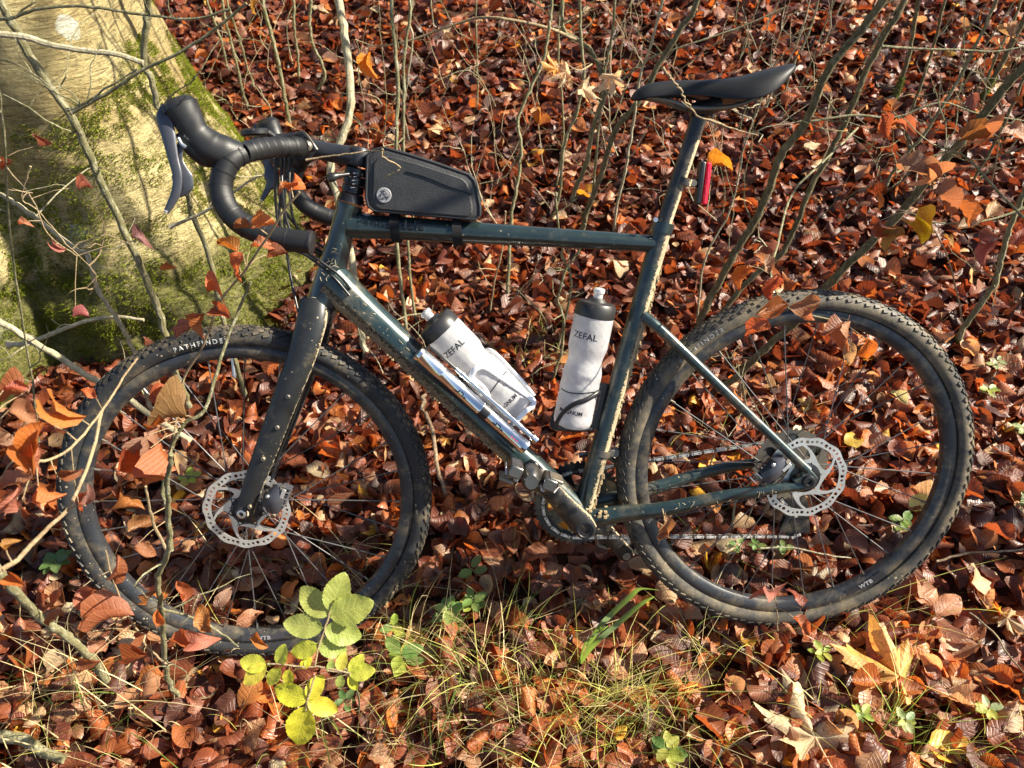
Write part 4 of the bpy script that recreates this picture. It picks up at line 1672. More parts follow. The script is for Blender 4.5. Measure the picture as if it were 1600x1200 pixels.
bar = empty('handlebar', parent=bike)
near_top = [cl + Vector((0, -.03, 0)), pt(462, 229, .07), pt(430, 230, .11), pt(400, 234, .16), pt(378, 240, .19)]
near_drop = [pt(378, 240, .19), pt(362, 249, .202), pt(350, 268, .208), pt(345, 292, .212), pt(352, 320, .217), pt(372, 345, .222), pt(405, 363, .226), pt(445, 374, .229), pt(484, 379, .231)]
far = lambda P: [Vector((p.x, -p.y, p.z)) for p in P]
for f in (lambda P: P, far):
    P = f(near_top)
    q = spline(P, 8)
    part(MB().tube(q, .0158, 20), 'bar_top', 'bar_tape', bar)
    q = spline(f(near_drop), 6)
    part(MB().tube(q, lerp_list([.0165, .0168, .017, .017, .0168], len(q)), 20), 'bar_drop', 'bar_tape', bar)
    # overlapping turns of tape
    for k in range(3, len(q) - 2, 5):
        t = (q[k + 1] - q[k]).normalized()
        sk = Vector((0, .25, .0))
        part(MB().tube([q[k] - t * .0011 + sk * .001, q[k] + t * .0011], [.0178, .0172], 20, caps=False), 'tape_seam', 'bar_tape', bar)
    q = spline(P, 8)
    for k in range(10, len(q) - 3, 3):
        t = (q[k + 1] - q[k]).normalized()
        part(MB().tube([q[k] - t * .001, q[k] + t * .001], [.0168, .0162], 20, caps=False), 'tape_seam', 'bar_tape', bar)
    e0, e1 = f(near_drop)[-2], f(near_drop)[-1]
    d = (e1 - e0).normalized()
    part(MB().tube([e1, e1 + d * .003, e1 + d * .006], [.0175, .0175, .013], 20), 'end_plug', 'black_plastic', bar)
part(MB().tube([pt(470, 229, .045), pt(478, 230, .02), cl + Vector((0, .03, 0))], .0155, 20), 'bar_centre', 'stem_black', bar)
for i in range(5):
    c = pt(466 - i * 4.5, 229, .062 + .007 * i)
    part(MB().tube([c + Vector((.0, -.0016, 0)), c + Vector((0, .0016, 0))], .0168, 20), 'finishing_tape', 'strap_black', bar)

for f, nm in ((lambda P: P, 0), (far, 1)):
    hd = empty('brake_hood', parent=bike)
    hp = [pt(378, 243, .192), pt(352, 238, .200), pt(328, 229, .206), pt(306, 208, .212), pt(293, 185, .216), pt(282, 165, .217), pt(277, 154, .217)]
    q = spline(f(hp), 6)
    part(MB().tube(q, lerp_list([.0180, .0238, .0245, .0200, .0215, .0250, .0165], len(q)), 24, squash=(1, .85), up=(0, 1, 0) if 0 else None), 'hood', 'hood_rubber', hd)
    # bracket underside
    q = spline(f([pt(345, 250, .200), pt(322, 245, .205), pt(300, 228, .211), pt(285, 205, .215)]), 4)
    part(MB().tube(q, lerp_list([.010, .015, .014, .012], len(q)), 18), 'bracket_body', 'hood_rubber', hd)
    # seam line of the rubber
    q = spline(f([pt(290, 150, .236), pt(282, 160, .238), pt(268, 172, .236)]), 5)
    part(MB().tube(q, .0012, 6), 'hood_seam', 'black_plastic', hd)
    lv = f([pt(259, 163, .219), pt(257, 182, .223), pt(263, 210, .228), pt(270, 245, .232), pt(277, 275, .235), pt(275, 300, .236), pt(267, 318, .236), pt(260, 331, .236)])
    q = spline(lv, 5)
    part(MB().tube(q, lerp_list([.006, .0125, .0105, .0078, .0070, .0068, .0056, .0040], len(q)), 16, squash=[(1, .42)] * len(q), up=(1, 0, .2)), 'brake_lever', 'lever_grey', hd)
    q = spline(f([pt(283, 218, .224), pt(279, 250, .228), pt(284, 275, .229), pt(287, 290, .229), pt(278, 306, .229)]), 5)
    part(MB().tube(q, lerp_list([.004, .006, .0150, .0140, .005], len(q)), 14, squash=[(1, .26)] * len(q), up=(1, 0, 0)), 'shift_paddle', 'lever_grey', hd)
    q = f([pt(279, 216, .228), pt(284, 225, .230), pt(291, 230, .230)])
    part(MB().tube(spline(q, 4), [.0028] * 9, 8), 'lever_pivot', 'aluminium', hd)
    part(MB().tube(f([pt(258, 168, .228), pt(262, 176, .230)]), .005, 10), 'pivot_cap', 'black_plastic', hd)
    p0, p1 = f([pt(260, 329, .236), pt(259, 333, .236)])
    part(MB().tube([p0, p1], [.0035, .002], 10), 'lever_tip', 'print_white', hd)

# accessory mount: flat black disc on the bar and a small clamp lever by the stem
mnt = pt(398, 207, .02)
acc = MB().lathe(mnt + Vector((0, 0, -.006)), mnt + Vector((0, 0, .006)), [(0, 0), (0, .020), (.003, .0235), (.009, .0235), (.012, .0205), (.0125, 0)], 28)
part(acc, 'computer_mount', 'black_plastic', bar)
part(MB().tube([mnt + Vector((.02, 0, 0)), pt(430, 214, .01), cl + Vector((.0, .0, .022))], [.006, .005, .006], 10), 'mount_arm', 'black_plastic', bar)
q = spline([pt(460, 212, .03), pt(473, 210, .04), pt(484, 222, .045), pt(492, 236, .045)], 5)
part(MB().tube(q, lerp_list([.003, .006, .005, .007], len(q)), 12, squash=(1, .7)), 'clamp_lever', 'crank_dark', bar)
part(MB().lathe(pt(480, 228, .05), pt(478, 229, .062), [(0, .009), (.008, .009), (.011, .006), (.011, 0)], 16), 'bell_knob', 'steel_dark', bar)
part(MB().tube(spline([pt(545, 272, .02), pt(525, 275, .035), pt(512, 280, .04)], 4), lerp_list([.003, .004, .008, .006], 9), 12), 'bell_lever', 'black_plastic', bar)

cab = empty('cables', parent=bike)
CB = [
    [pt(432, 238, .02), pt(430, 280, .03), pt(432, 330, .02), pt(442, 380, .02), pt(480, 400, .026), pt(520, 432, .036), pt(546, 462, .034)],
    [pt(440, 240, .01), pt(441, 290, .04), pt(448, 345, .04), pt(470, 385, .04), pt(503, 410, .038), pt(530, 430, .036), pt(548, 452, .030)],
    [pt(447, 238, -.01), pt(445, 300, .0), pt(445, 360, .0), pt(452, 420, .0), pt(462, 470, .02), pt(470, 500, .03)],
    [pt(455, 238, .0), pt(452, 290, .02), pt(458, 340, .02), pt(475, 372, .0), pt(500, 392, -.02), pt(520, 405, -.03)],
    [pt(462, 240, -.02), pt(440, 300, -.02), pt(438, 350, -.02), pt(455, 375, -.02), pt(500, 398, -.03)],
    [pt(425, 240, -.03), pt(433, 270, -.03), pt(440, 320, -.03), pt(470, 360, -.03), pt(510, 390, -.035)],
]
for c in CB:
    q = spline(c, 8)
    part(MB().tube(q, .0026, 10), 'cable', 'cable_black', cab)
q = spline([pt(478, 500, .028), pt(482, 560, .040), pt(470, 620, .030), pt(440, 700, .036), pt(424, 750, .046)], 6)
part(MB().tube(q, .0025, 8), 'brake_hose', 'cable_black', cab)
q = spline([pt(1100, 788, .058), pt(1150, 775, .072), pt(1190, 758, .066), pt(1205, 742, .066)], 6)
part(MB().tube(q, .0025, 8), 'brake_hose', 'cable_black', cab)
q = spline([RA + Vector((-.10, .06, -.03)), RA + Vector((-.06, .07, -.05)), RA + Vector((.01, .068, -.055))], 6)
part(MB().tube(q, .0024, 8), 'shift_cable', 'cable_black', cab)


def surface_text(s, size, origin, xdir, ydir, ndir, curve_r=None, spacing=1.0, bold=0.0, lift=.0006):
    """flat print laid on a tube: bends round the axis xdir when curve_r is given"""
    vs, fs = text_faces(s, size, bold, spacing)
    out = []
    for v in vs:
        if curve_r:
            a = v.y / curve_r
            out.append(origin + xdir * v.x + ydir * (math.sin(a) * (curve_r + lift)) + ndir * ((math.cos(a) - 1) * (curve_r + lift) + lift))
        else:
            out.append(origin + xdir * v.x + ydir * v.y + ndir * lift)
    return MB().add(out, fs)


tx = (tt1 - tt0).normalized()
ty = Vector((0, -1, 0)).cross(tx)
ty = ty if ty.z > 0 else -ty
o0 = pt(610, 352, .0208)
part(surface_text('cannondale', .0245, Vector((o0.x, -.0222, o0.z + .001)), tx, ty, Vector((0, -1, 0)), .0215, 1.05, .0005, .0009), 'frame_lettering', 'print_dark', frame, smooth=False)

# ================================================================== THINGS CARRIED ON THE BIKE
def bthing(name, label, cat, base):
    o = empty(name, BIKE @ Matrix.Translation(base))
    return tag(o, label, cat)


# ---- frame bag
bagE = bthing('frame_bag', 'black wedge-shaped bag strapped on the top tube behind the stem', 'bag', pt(660, 340))
ol = [(575, 243), (583, 233), (601, 229), (640, 240), (678, 252), (715, 265), (735, 272), (744, 281), (748, 296), (753, 322), (753, 337), (745, 343), (700, 339), (650, 335), (606, 331), (586, 329), (577, 322), (573, 308), (574, 275)]
CX, CZ = pt(655, 300).x, pt(655, 300).z


def bag_prism(scale_list, name, mat, bev):
    m = MB()
    P = [pt(x, y, .0) for x, y in ol]
    n = len(P)
    for sc, lat in scale_list:
        for p in P:
            m.v.append(Vector((CX + (p.x - CX) * sc, -lat, CZ + (p.z - CZ) * sc)))
    L = len(scale_list)
    m.f.append(tuple(range(n)))
    m.f.append(tuple((L - 1) * n + i for i in range(n))[::-1])
    for k in range(L - 1):
        for i in range(n):
            j = (i + 1) % n
            m.f.append((k * n + i, k * n + j, (k + 1) * n + j, (k + 1) * n + i))
    return part(m, name, mat, bagE, shade_angle=50, bevel=bev)


bag_prism([(.90, .026), (.985, .023), (.985, -.023), (.90, -.026)], 'bag_body', 'bag_fabric', .003)


def inset_panel(sc, lat, name, mat, thick):
    m = MB()
    P = [pt(x, y, .0) for x, y in ol]
    n = len(P)
    for l in (lat, lat + thick):
        for p in P:
            s2 = sc if l == lat else sc - .02
            m.v.append(Vector((CX + (p.x - CX) * s2, -l, CZ - .002 + (p.z - CZ) * (s2 - .03))))
    m.f.append(tuple(range(n)))
    m.f.append(tuple(n + i for i in range(n))[::-1])
    for i in range(n):
        j = (i + 1) % n
        m.f.append((i, j, n + j, n + i))
    return part(m, name, mat, bagE, bevel=.001)


inset_panel(.86, .0262, 'side_panel', 'bag_fabric', .0022)
for sg in (1, -1):                            # welded edge piping on both sides
    P = [pt(x, y, 0) for x, y in ol]
    P = [Vector((CX + (p.x - CX) * .97, -.0245 * sg, CZ + (p.z - CZ) * .965)) for p in P]
    part(MB().tube(P, .0026, 8, closed=True), 'piping', 'bag_rubber', bagE)
q = spline([pt(634, 268, .0292), pt(665, 277, .0292), pt(700, 291, .0292), pt(738, 304, .0285)], 5)
part(MB().tube(q, .0010, 6), 'zip', 'print_dark', bagE)
lc = pt(600, 305, .0288)
part(MB().lathe(lc + Vector((0, .002, 0)), lc + Vector((0, -.0012, 0)), [(0, 0), (0, .0128), (.0026, .0128), (.0032, .0122), (.0032, 0)], 36), 'logo_disc', 'logo_grey', bagE)
emb = MB()
Le = lambda r, a: lc + Vector((r * math.cos(R(a)), -.0022, r * math.sin(R(a))))
for a in (90, 210, 330):
    emb.tube([Le(.0078, a), Le(.0052, a + 40), Le(.0030, a + 60), Le(.0052, a + 80), Le(.0078, a + 120)], .00042, 5)
    emb.tube([Le(.0090, a - 32), Le(.0094, a - 16), Le(.0086, a), Le(.0094, a + 16), Le(.0090, a + 32)], .00042, 5)
    emb.tube([Le(.0062, a + 60), Le(.0014, a + 60)], .00042, 5)
part(emb, 'logo_emblem', 'print_dark', bagE)
for px, py in ((619, 357), (715, 362)):
    c = pt(px, py)
    c.y = 0
    P = []
    for i in range(22):
        a = 2 * math.pi * i / 22
        ca, sa = math.cos(a), math.sin(a)
        rz = .0225 if sa < .4 else .0265
        P.append(c + Vector((0, -.0235 * ca, rz * sa)))
    m = MB()
    wd = .0082
    for p in P:
        d = (p - c).normalized() * .0022
        m.v += [p - tx * wd, p + tx * wd, p + tx * wd + d, p - tx * wd + d]
    for i in range(22):
        j = (i + 1) % 22
        for k in range(4):
            l = (k + 1) % 4
            m.f.append((i * 4 + k, j * 4 + k, j * 4 + l, i * 4 + l))
    part(m, 'strap', 'strap_black', bagE)
part(surface_text('VIBR', .004, pt(695, 322, .0290), tx, ty, Vector((0, -1, 0))), 'side_print', 'print_grey', bagE, smooth=False) if False else None


# ---- bottles
def bottle(label, cap_px, base_px, lat, txt_off, seed):
    p0, p1 = pt(*base_px, lat), pt(*cap_px, lat)
    T = (p1 - p0).normalized()
    Lg = (p1 - p0).length
    E = bthing('water_bottle', label, 'bottle', p0)
    k = Lg / .262
    body = [(0, 0), (.0005, .030), (.004, .0348), (.012, .0368), (.024, .0366), (.028, .0358), (.032, .0367), (.060, .0368), (.0640, .0355), (.068, .0368), (.086, .0367), (.090, .0359), (.094, .0368), (.104, .0368), (.113, .0352), (.124, .0322), (.132, .0318), (.140, .0330), (.152, .0362), (.158, .0368),
            (.205, .0368), (.212, .0362), (.218, .0345)]
    part(MB().lathe(p0, p1, [(a * k, r) for a, r in body], 48), 'bottle_body', 'bottle_plastic', E)
    # inner wall / remaining water line
    part(MB().lathe(p0, p1, [(.212 * k, .0352), (.213 * k, .0372), (.219 * k, .0376), (.232 * k, .0368), (.238 * k, .0330), (.240 * k, .018), (.246 * k, .0125), (.2465 * k, 0)], 48), 'bottle_cap', 'cap_black', E)
    part(MB().lathe(p0, p1, [(.244 * k, .0088), (.254 * k, .0085), (.256 * k, .0105), (.262 * k, .0105), (.264 * k, .0085), (.2645 * k, .004), (.2600 * k, .0035), (.2600 * k, 0)], 24), 'drink_valve', 'bottle_plastic', E)
    # print: letters bent round the body; reading direction across the bottle
    side = Vector((0, -1, 0))
    side = (side - T * side.dot(T)).normalized()
    acr = T.cross(side)
    if acr.x < 0: acr = -acr

    def wrap(s, size, along_d, ang0, mat, nm, r=.0371, sp=1.05):
        vs, fs = text_faces(s, size, .0003, sp)
        out = []
        for v in vs:
            a = ang0 + v.x / r
            out.append(p0 + T * (along_d * k + v.y) + acr * (r * math.sin(a)) + side * (r * math.cos(a)))
        part(MB().add(out, fs), nm, mat, E, smooth=False)
    wrap('ZEFAL', .0165, .178, txt_off, 'print_dark', 'lettering')
    wrap('MAGNUM', .0105, .034, txt_off + .05, 'print_dark', 'lettering')
    # moulded dark line
    q = [p0 + T * ((.074 + .004 * math.sin(a * 2)) * k) + acr * (.0370 * math.sin(a)) + side * (.0370 * math.cos(a)) for a in np.linspace(-1.2, 1.2, 20)]
    part(MB().tube(q, .0011, 6), 'measure_line', 'print_dark', E)
    return E, p0, T, side, acr, k


bE, bp, bT, bs, ba, bk = bottle('translucent white bottle lying along the down tube behind the chrome pump', (664, 487), (812, 640), .004, -.10, 1)
cE, cp, cT, cs, ca, ck = bottle('translucent white bottle standing upright against the seat tube', (937, 452), (893, 664), .004, -.42, 2)

# ---- bottle cages (bolted to the frame: parts of the bike)
cg = empty('bottle_cage', parent=bike)
cg['label'] = 'white plastic cage on the down tube'
sur = lambda p0, T, side, acr, d, a, r: p0 + T * d + acr * (r * math.sin(a)) + side * (r * math.cos(a))
S1 = lambda d, a, r=.0405: sur(bp, bT, bs, ba, d, a, r)
q = [(.118, -.35), (.122, .05), (.112, .40), (.075, .62), (.035, .85), (.004, 1.02), (-.003, .8), (.000, .35), (-.002, -.3)]
pts = spline([S1(d, a) for d, a in q], 5)
part(MB().tube(pts, .0052, 12, squash=(1, .55)), 'cage_arm', 'white_plastic', cg)
q = [(.120, -.32), (.095, -.62), (.055, -.95), (.020, -1.2), (-.002, -1.0), (-.003, -.4)]
pts = spline([S1(d, a) for d, a in q], 5)
part(MB().tube(pts, .0050, 12, squash=(1, .6)), 'cage_arm', 'white_plastic', cg)
q = [(.112, -.40), (.085, -.30), (.060, -.52)]
pts = spline([S1(d, a) for d, a in q], 5)
part(MB().tube(pts, .0035, 10, squash=(1, .5)), 'cage_rib', 'white_plastic', cg)
q = [(.118, 2.8), (.122, 2.4), (.112, 2.0), (.075, 1.8), (.035, 1.6), (.004, 1.3)]
part(MB().tube(spline([S1(d, a) for d, a in q], 5), .005, 12, squash=(1, .55)), 'cage_arm', 'white_plastic', cg)
part(MB().tube([S1(.13, -1.57, .043), S1(.0, -1.57, .043)], .007, 12, squash=(1, .5)), 'cage_spine', 'black_plastic', cg)
cg2 = empty('bottle_cage', parent=bike)
cg2['label'] = 'black wire-like cage on the seat tube'
S2 = lambda d, a, r=.0400: sur(cp, cT, cs, ca, d, a, r)
q = [(-.004, -.95), (.012, -.90), (.036, -.62), (.054, -.20), (.064, .25), (.074, .70), (.078, 1.0), (.070, 1.15), (.058, 1.25), (.040, 1.35)]
pts = spline([S2(d, a) for d, a in q], 5)
part(MB().tube(pts, lerp_list([.0035, .004, .0048, .005, .0052, .0048, .0035, .003], len(pts)), 12, squash=(1, .7)), 'cage_arm', 'black_plastic', cg2)
q = [(-.004, -2.1), (.012, -2.2), (.036, -2.5), (.064, -3.3), (.078, -4.1), (.058, -4.6)]
part(MB().tube(spline([S2(d, a) for d, a in q], 5), .0045, 12, squash=(1, .7)), 'cage_arm', 'black_plastic', cg2)
part(MB().tube([S2(.092, 1.57, .044), S2(.0, 1.57, .044), ], .010, 14, squash=(1, .45)), 'cage_spine', 'black_plastic', cg2)
part(MB().tube(spline([S2(.0, 1.4, .040), S2(-.006, 0, .010), S2(-.006, -1.2, .038), S2(.006, -1.3, .041)], 4), .0042, 10), 'cage_foot', 'black_plastic', cg2)

# ---- mini pump on its bracket
pE = bthing('mini_pump', 'polished chrome mini pump clipped beside the down tube', 'pump', pt(735, 625, .05))
a0, a1 = pt(652, 550, .050), pt(822, 700, .050)
D = (a1 - a0)
Lp = D.length
D.normalize()
part(MB().lathe(a0, a1, [(0, 0), (0, .0115), (.002, .0150), (.008, .0152), (.009, .0144), (.052, .0144), (.0525, .0134), (.0545, .0134), (.055, .0142), (.058, .0144), (.060, .0134), (Lp * .56, .0132), (Lp * .565, .0142),
                        (Lp * .575, .0142), (Lp * .58, .0128), (Lp - .016, .0126), (Lp - .014, .0142), (Lp - .002, .0142), (Lp, .012), (Lp, 0)], 36), 'pump_barrel', 'polished_chrome', pE)
off = Vector((D.z, 0, -D.x)) * (-.019 if D.z < 0 else .019)
off = Vector((-D.z, 0, D.x))
off = off if off.z > 0 else -off
off = off * .0225 + Vector((0, .006, 0))
b0, b1 = a0 + D * .072 + off, a0 + D * (Lp + .006) + off
Lh = (b1 - b0).length
part(MB().lathe(b0, b1, [(0, 0), (0, .0045), (.012, .0048), (.013, .0060), (.018, .0060), (.019, .0048), (Lh * .5, .0044), (Lh * .5 + .004, .0056), (Lh - .014, .0052), (Lh - .012, .0072), (Lh, .0072), (Lh, 0)], 20), 'pump_hose', 'polished_chrome', pE)
part(MB().tube([a0 + D * .004 + off * .2, a0 + D * .01 + off * .9, a0 + D * .05 + off, b0], .0032, 10), 'hose_end', 'black_plastic', pE)
br0 = Vector((0, .016, 0))
part(MB().box((a0 + a1) / 2 + br0, Lp * .98, .008, .020, (D, Vector((0, 1, 0)), off.normalized())), 'bracket', 'black_plastic', pE, bevel=.003)
for t in (.50, .60):
    c = a0 + D * (Lp * (t - .02))
    part(MB().tube([c, c + D * .016], .0152, 26), 'clip', 'black_plastic', pE) if t == .60 else None
part(MB().tube(spline([a0 + D * .01 + off * -.8, a0 + D * .06 + off * -.85 + br0 * .5, a0 + D * .14 + off * -.75 + br0, a0 + D * .20 + off * -.7 + br0], 5), .0026, 8), 'bracket_edge', 'black_plastic', pE)
ydir = -off.normalized()
for t, s in ((.36, 'SKS'), (.72, 'SKS')):
    pass
for t in (.40, .74):                          # dark angular marks printed on the barrel
    for i, (dx, dy, sx, sy) in enumerate(((-.010, .003, .007, .0022), (-.006, .0, .0022, .006), (.000, -.002, .007, .0022), (.004, .0015, .0022, .006), (.009, .003, .005, .0022))):
        c = a0 + D * (Lp * t + dx) + ydir * dy + Vector((0, -.0136, 0))
        part(MB().box(c, sx, .0008, sy, (D, Vector((0, 1, 0)), ydir)), 'print_mark', 'print_dark', pE)
part(surface_text('AIR', .006, a0 + D * (Lp * .90) + Vector((0, -.0110, 0)), D, off.normalized(), Vector((0, -1, 0))), 'red_print', 'brand_red', pE, smooth=False) if False else None
for i in range(3):
    c = a0 + D * (Lp * .86 + i * .006) + Vector((0, -.0130, 0)) - ydir * .001
    part(MB().box(c, .0035, .0007, .002, (D, Vector((0, 1, 0)), ydir)), 'print_mark', 'brand_red', pE)

# ---- tail light
lE = bthing('tail_light', 'slim red rear light clamped to the seatpost', 'bicycle light', pt(1068, 283))
lc0, lc1 = pt(1101, 252), pt(1093, 320)
Ld = (lc1 - lc0).normalized()
Lx = Vector((-Ld.z, 0, Ld.x))
Lx = Lx if Lx.x > 0 else -Lx
ax3 = (Lx, Vector((0, 1, 0)), Ld)
LL = (lc1 - lc0).length
mid_ = (lc0 + lc1) / 2
part(MB().box(mid_ - Lx * .004, .011, .022, LL, ax3), 'light_body', 'black_plastic', lE, bevel=.0035)
part(MB().box(mid_ + Lx * .0065, .0085, .024, LL * .98, ax3), 'lens', 'lens_red', lE, bevel=.0035)
for i in range(9):
    part(MB().box(mid_ + Lx * .0108 + Ld * (i - 4) * LL * .1, .0012, .019, .0022, ax3), 'lens_rib', 'red_reflector', lE)
cpst = pt(1068, 283)
part(MB().tube([cpst - pax.normalized() * .006, cpst + pax.normalized() * .006], .0168, 26), 'clamp_ring', 'post_black', lE)
part(MB().tube([cpst + Vector((.012, 0, -.004)), mid_ - Lx * .009], [.008, .007], 12), 'clamp_arm', 'black_plastic', lE)
part(MB().tube([cpst + Vector((.015, -.012, -.004)), cpst + Vector((.015, .012, -.004))], .006, 12), 'clamp_screw', 'steel_dark', lE)

# ================================================================== SAPLINGS
rt = random.Random(21)


def wander(P, amp, n=5, rnd=rt):
    """densify a polyline with small node kinks"""
    q = spline(P, n)
    L = (q[-1] - q[0]).length
    out = [q[0]]
    for i in range(1, len(q) - 1):
        out.append(q[i] + Vector((rnd.gauss(0, amp * .7), rnd.gauss(0, amp * .7), 0)))
    return out + [q[-1]]


def twig_points(start, d, L, n=6, wob=.25, grav=.0, rnd=rt):
    P = [Vector(start)]
    d = Vector(d).normalized()
    for i in range(n):
        d = (d + Vector((rnd.gauss(0, wob), rnd.gauss(0, wob), rnd.gauss(0, wob * .7) + grav))).normalized()
        P.append(P[-1] + d * (L / n))
    return P


LC = [(.42, .13, .045), (.52, .18, .05), (.36, .13, .07), (.46, .20, .11), (.58, .20, .04), (.33, .10, .045)]


def leaf_bunch(parent, pos, n, size, spread=.05, cols=None, meshes=None, rnd=rt, droop=-.5):
    for i in range(n):
        a = rnd.uniform(0, 6.283)
        d = Vector((math.cos(a), math.sin(a) * .7, rnd.gauss(droop * .5, .4)))
        nrm = Vector((rnd.gauss(.2, .7), rnd.gauss(-.5, .6), rnd.gauss(.7, .4)))
        p = Vector(pos) + Vector((rnd.gauss(0, spread), rnd.gauss(0, spread * .5), rnd.gauss(0, spread * .6)))
        place_leaf(rnd.choice(meshes or HANG), 'leaf', p, d, nrm, size * rnd.uniform(.75, 1.2), rnd.choice(cols or LC), parent)


def sapling(label, pix, base=None, y0=None, k=0.0, r0=.006, r1=.004, mat='sapling_bark', top=2.4, cat='sapling', ntw=5, tw=(.10, .30), leaves=0, twr=.0011,
            group='young beech saplings', name='beech_sapling', moss_=0, extra=None, rooted=True, tz=(.1, 1.2), deps=None, bend=None):
    """pix: pixel path from the base upwards. The stem stands on its own upright plane and goes on above the picture."""
    if deps is not None:
        P = [at_depth(x, y, d) for (x, y), d in zip(pix, deps)]
    else:
        b = on_ground(*(base or pix[0]))
        yy = b.y if y0 is None else y0
        P = [on_plane(x, y, yy, k, b.z) for x, y in pix]
        if rooted:
            if base is not None:
                P = [b] + P
            P = [P[0] - Vector((0, 0, .06))] + P
    if top:
        d = (P[-1] - P[-2]).normalized()
        d = (d + Vector((0, 0, .4))).normalized()
        n = 4
        for i in range(n):
            if P[-1].z > top: break
            d = (d + Vector((rt.gauss(0, .12), rt.gauss(0, .12), .12))).normalized()
            P.append(P[-1] + d * .3)
    E = empty(name, Matrix.Translation(P[0]))
    tag(E, label, cat, group)
    q = wander(P, .0016, 6)
    n = len(q)
    rad = []
    for i in range(n):
        t = i / (n - 1)
        rad.append(.80 * (r0 * (1 - t) + r1 * t) * (1 + .13 * (i % 6 == 0)) * (1 + .08 * rt.random()) * (1 + .5 * math.exp(-i / 2.0)))
    MB().tube(q, rad, 9).build('stem', mat, E, IDENT)
    tw_pts = []
    for i in range(ntw):
        j = rt.randrange(int(n * tz[0]), max(int(n * tz[0]) + 1, min(n - 1, int(n * tz[1]))))
        a = rt.uniform(0, 6.283)
        L = rt.uniform(*tw)
        T = twig_points(q[j], (math.cos(a), math.sin(a) * .6, rt.uniform(.1, .9)), L, 7, .30)
        mb = MB().tube(T, [twr * (1.6 - 1.1 * m / 7) for m in range(8)], 5)
        if rt.random() < .7:
            T2 = twig_points(T[3], (T[4] - T[3]) + Vector((rt.gauss(0, .05), rt.gauss(0, .05), .02)), L * .5, 5, .3)
            mb.tube(T2, [twr * (1.0 - .12 * m) for m in range(6)], 5)
        mb.build('branch', mat if mat != 'dark_bark' else 'sapling_bark', E, IDENT)
        tw_pts.append(T[-1])
    for i in range(leaves):
        if tw_pts:
            leaf_bunch(E, rt.choice(tw_pts), 1, .055, .006)
    if extra:
        extra(E, q)
    if moss_:
        mossy_sleeve(E, q, rad, moss_)
    return E, q


def mossy_sleeve(E, q, rad, length, n=1400):
    P, D, L, Wd, C = [], [], [], [], []
    acc_, i0 = 0, 1
    for _ in range(n):
        t = rt.random() ** 1.2 * length
        s, i = 0, 1
        while i < len(q) - 1 and s + (q[i + 1] - q[i]).length < t:
            s += (q[i + 1] - q[i]).length
            i += 1
        ax_ = (q[i + 1] - q[i]).normalized()
        p = q[i] + ax_ * (t - s)
        r = Vector((rt.gauss(0, 1), rt.gauss(0, 1), rt.gauss(0, 1)))
        r = (r - ax_ * r.dot(ax_)).normalized()
        rr = rad[i] + .010 * (1 - t / length) * rt.random()
        P.append(p + r * rr * .8)
        D.append((r + Vector((rt.gauss(0, .4), rt.gauss(0, .4), rt.gauss(0, .4)))).normalized())
        L.append(rt.uniform(.005, .011)); Wd.append(rt.uniform(.002, .0035))
        C.append(Vector((.05, .07, .010)).lerp(Vector((.22, .27, .04)), rt.random()))
    o = blades_mesh('moss', np.array(P), np.array(D), np.array(L), np.array(Wd), np.array(C), 'moss', E)
    o['kind'] = 'stuff'


def side(pix, y0=None, k=0, r=(.003, .0012), mat=None, z0=.1):
    """a branch traced on an upright plane, as a part of its sapling"""
    def f(E, q):
        P = [on_plane(x, y, y0 if y0 is not None else E.matrix_world.translation.y, k, z0) for x, y in pix]
        P = wander(P, .0012, 5)
        n = len(P)
        MB().tube(P, [r[0] + (r[1] - r[0]) * i / (n - 1) for i in range(n)], 8).build('branch', mat or 'sapling_bark', E, IDENT)
    return f


def multi(*fs):
    def f(E, q):
        for h in fs:
            h(E, q)
    return f


GA = 'thin stems rising left of the stem clamp'
# --- far left, behind the handlebar
sapling('thin sapling closest to the upper right edge of the big trunk', [(361, 127), (356, 108), (345, 62), (330, 20), (322, -10)], r0=.0060, r1=.0045, ntw=3, group=GA)
sapling('slim speckled sapling ending just above the far brake hood', [(393, 182), (381, 150), (366, 85), (352, 30), (345, -10)], r0=.0068, r1=.005, ntw=4, group=GA)
sapling('crooked grey-green sapling third from the trunk', [(402, 150), (385, 100), (374, 60), (362, 25), (352, -10)], r0=.0055, r1=.004, ntw=3, group=GA)
sapling('olive sapling emerging behind the wrapped handlebar top', [(458, 208), (450, 180), (438, 115), (427, 65), (410, -8)], r0=.0088, r1=.007, ntw=3, group=GA)
sapling('straight thin sapling with its foot on leaves above the stem', [(469, 136), (465, 85), (459, 40), (456, -8)], r0=.0060, r1=.0055, ntw=3, group=GA)
sapling('sapling with a sharp elbow near its foot', [(494, 146), (507, 122), (503, 100), (488, 68), (484, 30), (484, -8)], r0=.0070, r1=.006, ntw=2, group=GA)
sapling('thickest pale sapling curving behind the head tube', [(573, 566), (562, 500), (551, 410), (530, 320), (516, 262), (535, 215), (548, 160), (541, 75), (526, -8)],
        r0=.0108, r1=.0135, mat='pale_bark', ntw=2, k=.52, tw=(.05, .12), group=GA)
sapling('wavy grey sapling left in a tight clump above the frame bag', [(640, 600), (633, 500), (622, 400), (619, 250), (622, 130), (616, 60), (612, -8)], k=.28, r0=.0058, r1=.0045, ntw=4, mat='sapling_bark', group=GA)
sapling('middle stem of the tight clump above the frame bag', [(652, 512), (640, 420), (632, 260), (630, 140), (633, 70), (640, -8)], k=.2, r0=.005, r1=.004, ntw=4, group=GA)
sapling('pale right-hand stem of the tight clump above the frame bag', [(642, 232), (632, 180), (637, 120), (645, 60), (638, 30), (645, -8)], r0=.0045, r1=.0035, ntw=3, mat='pale_bark', group=GA)
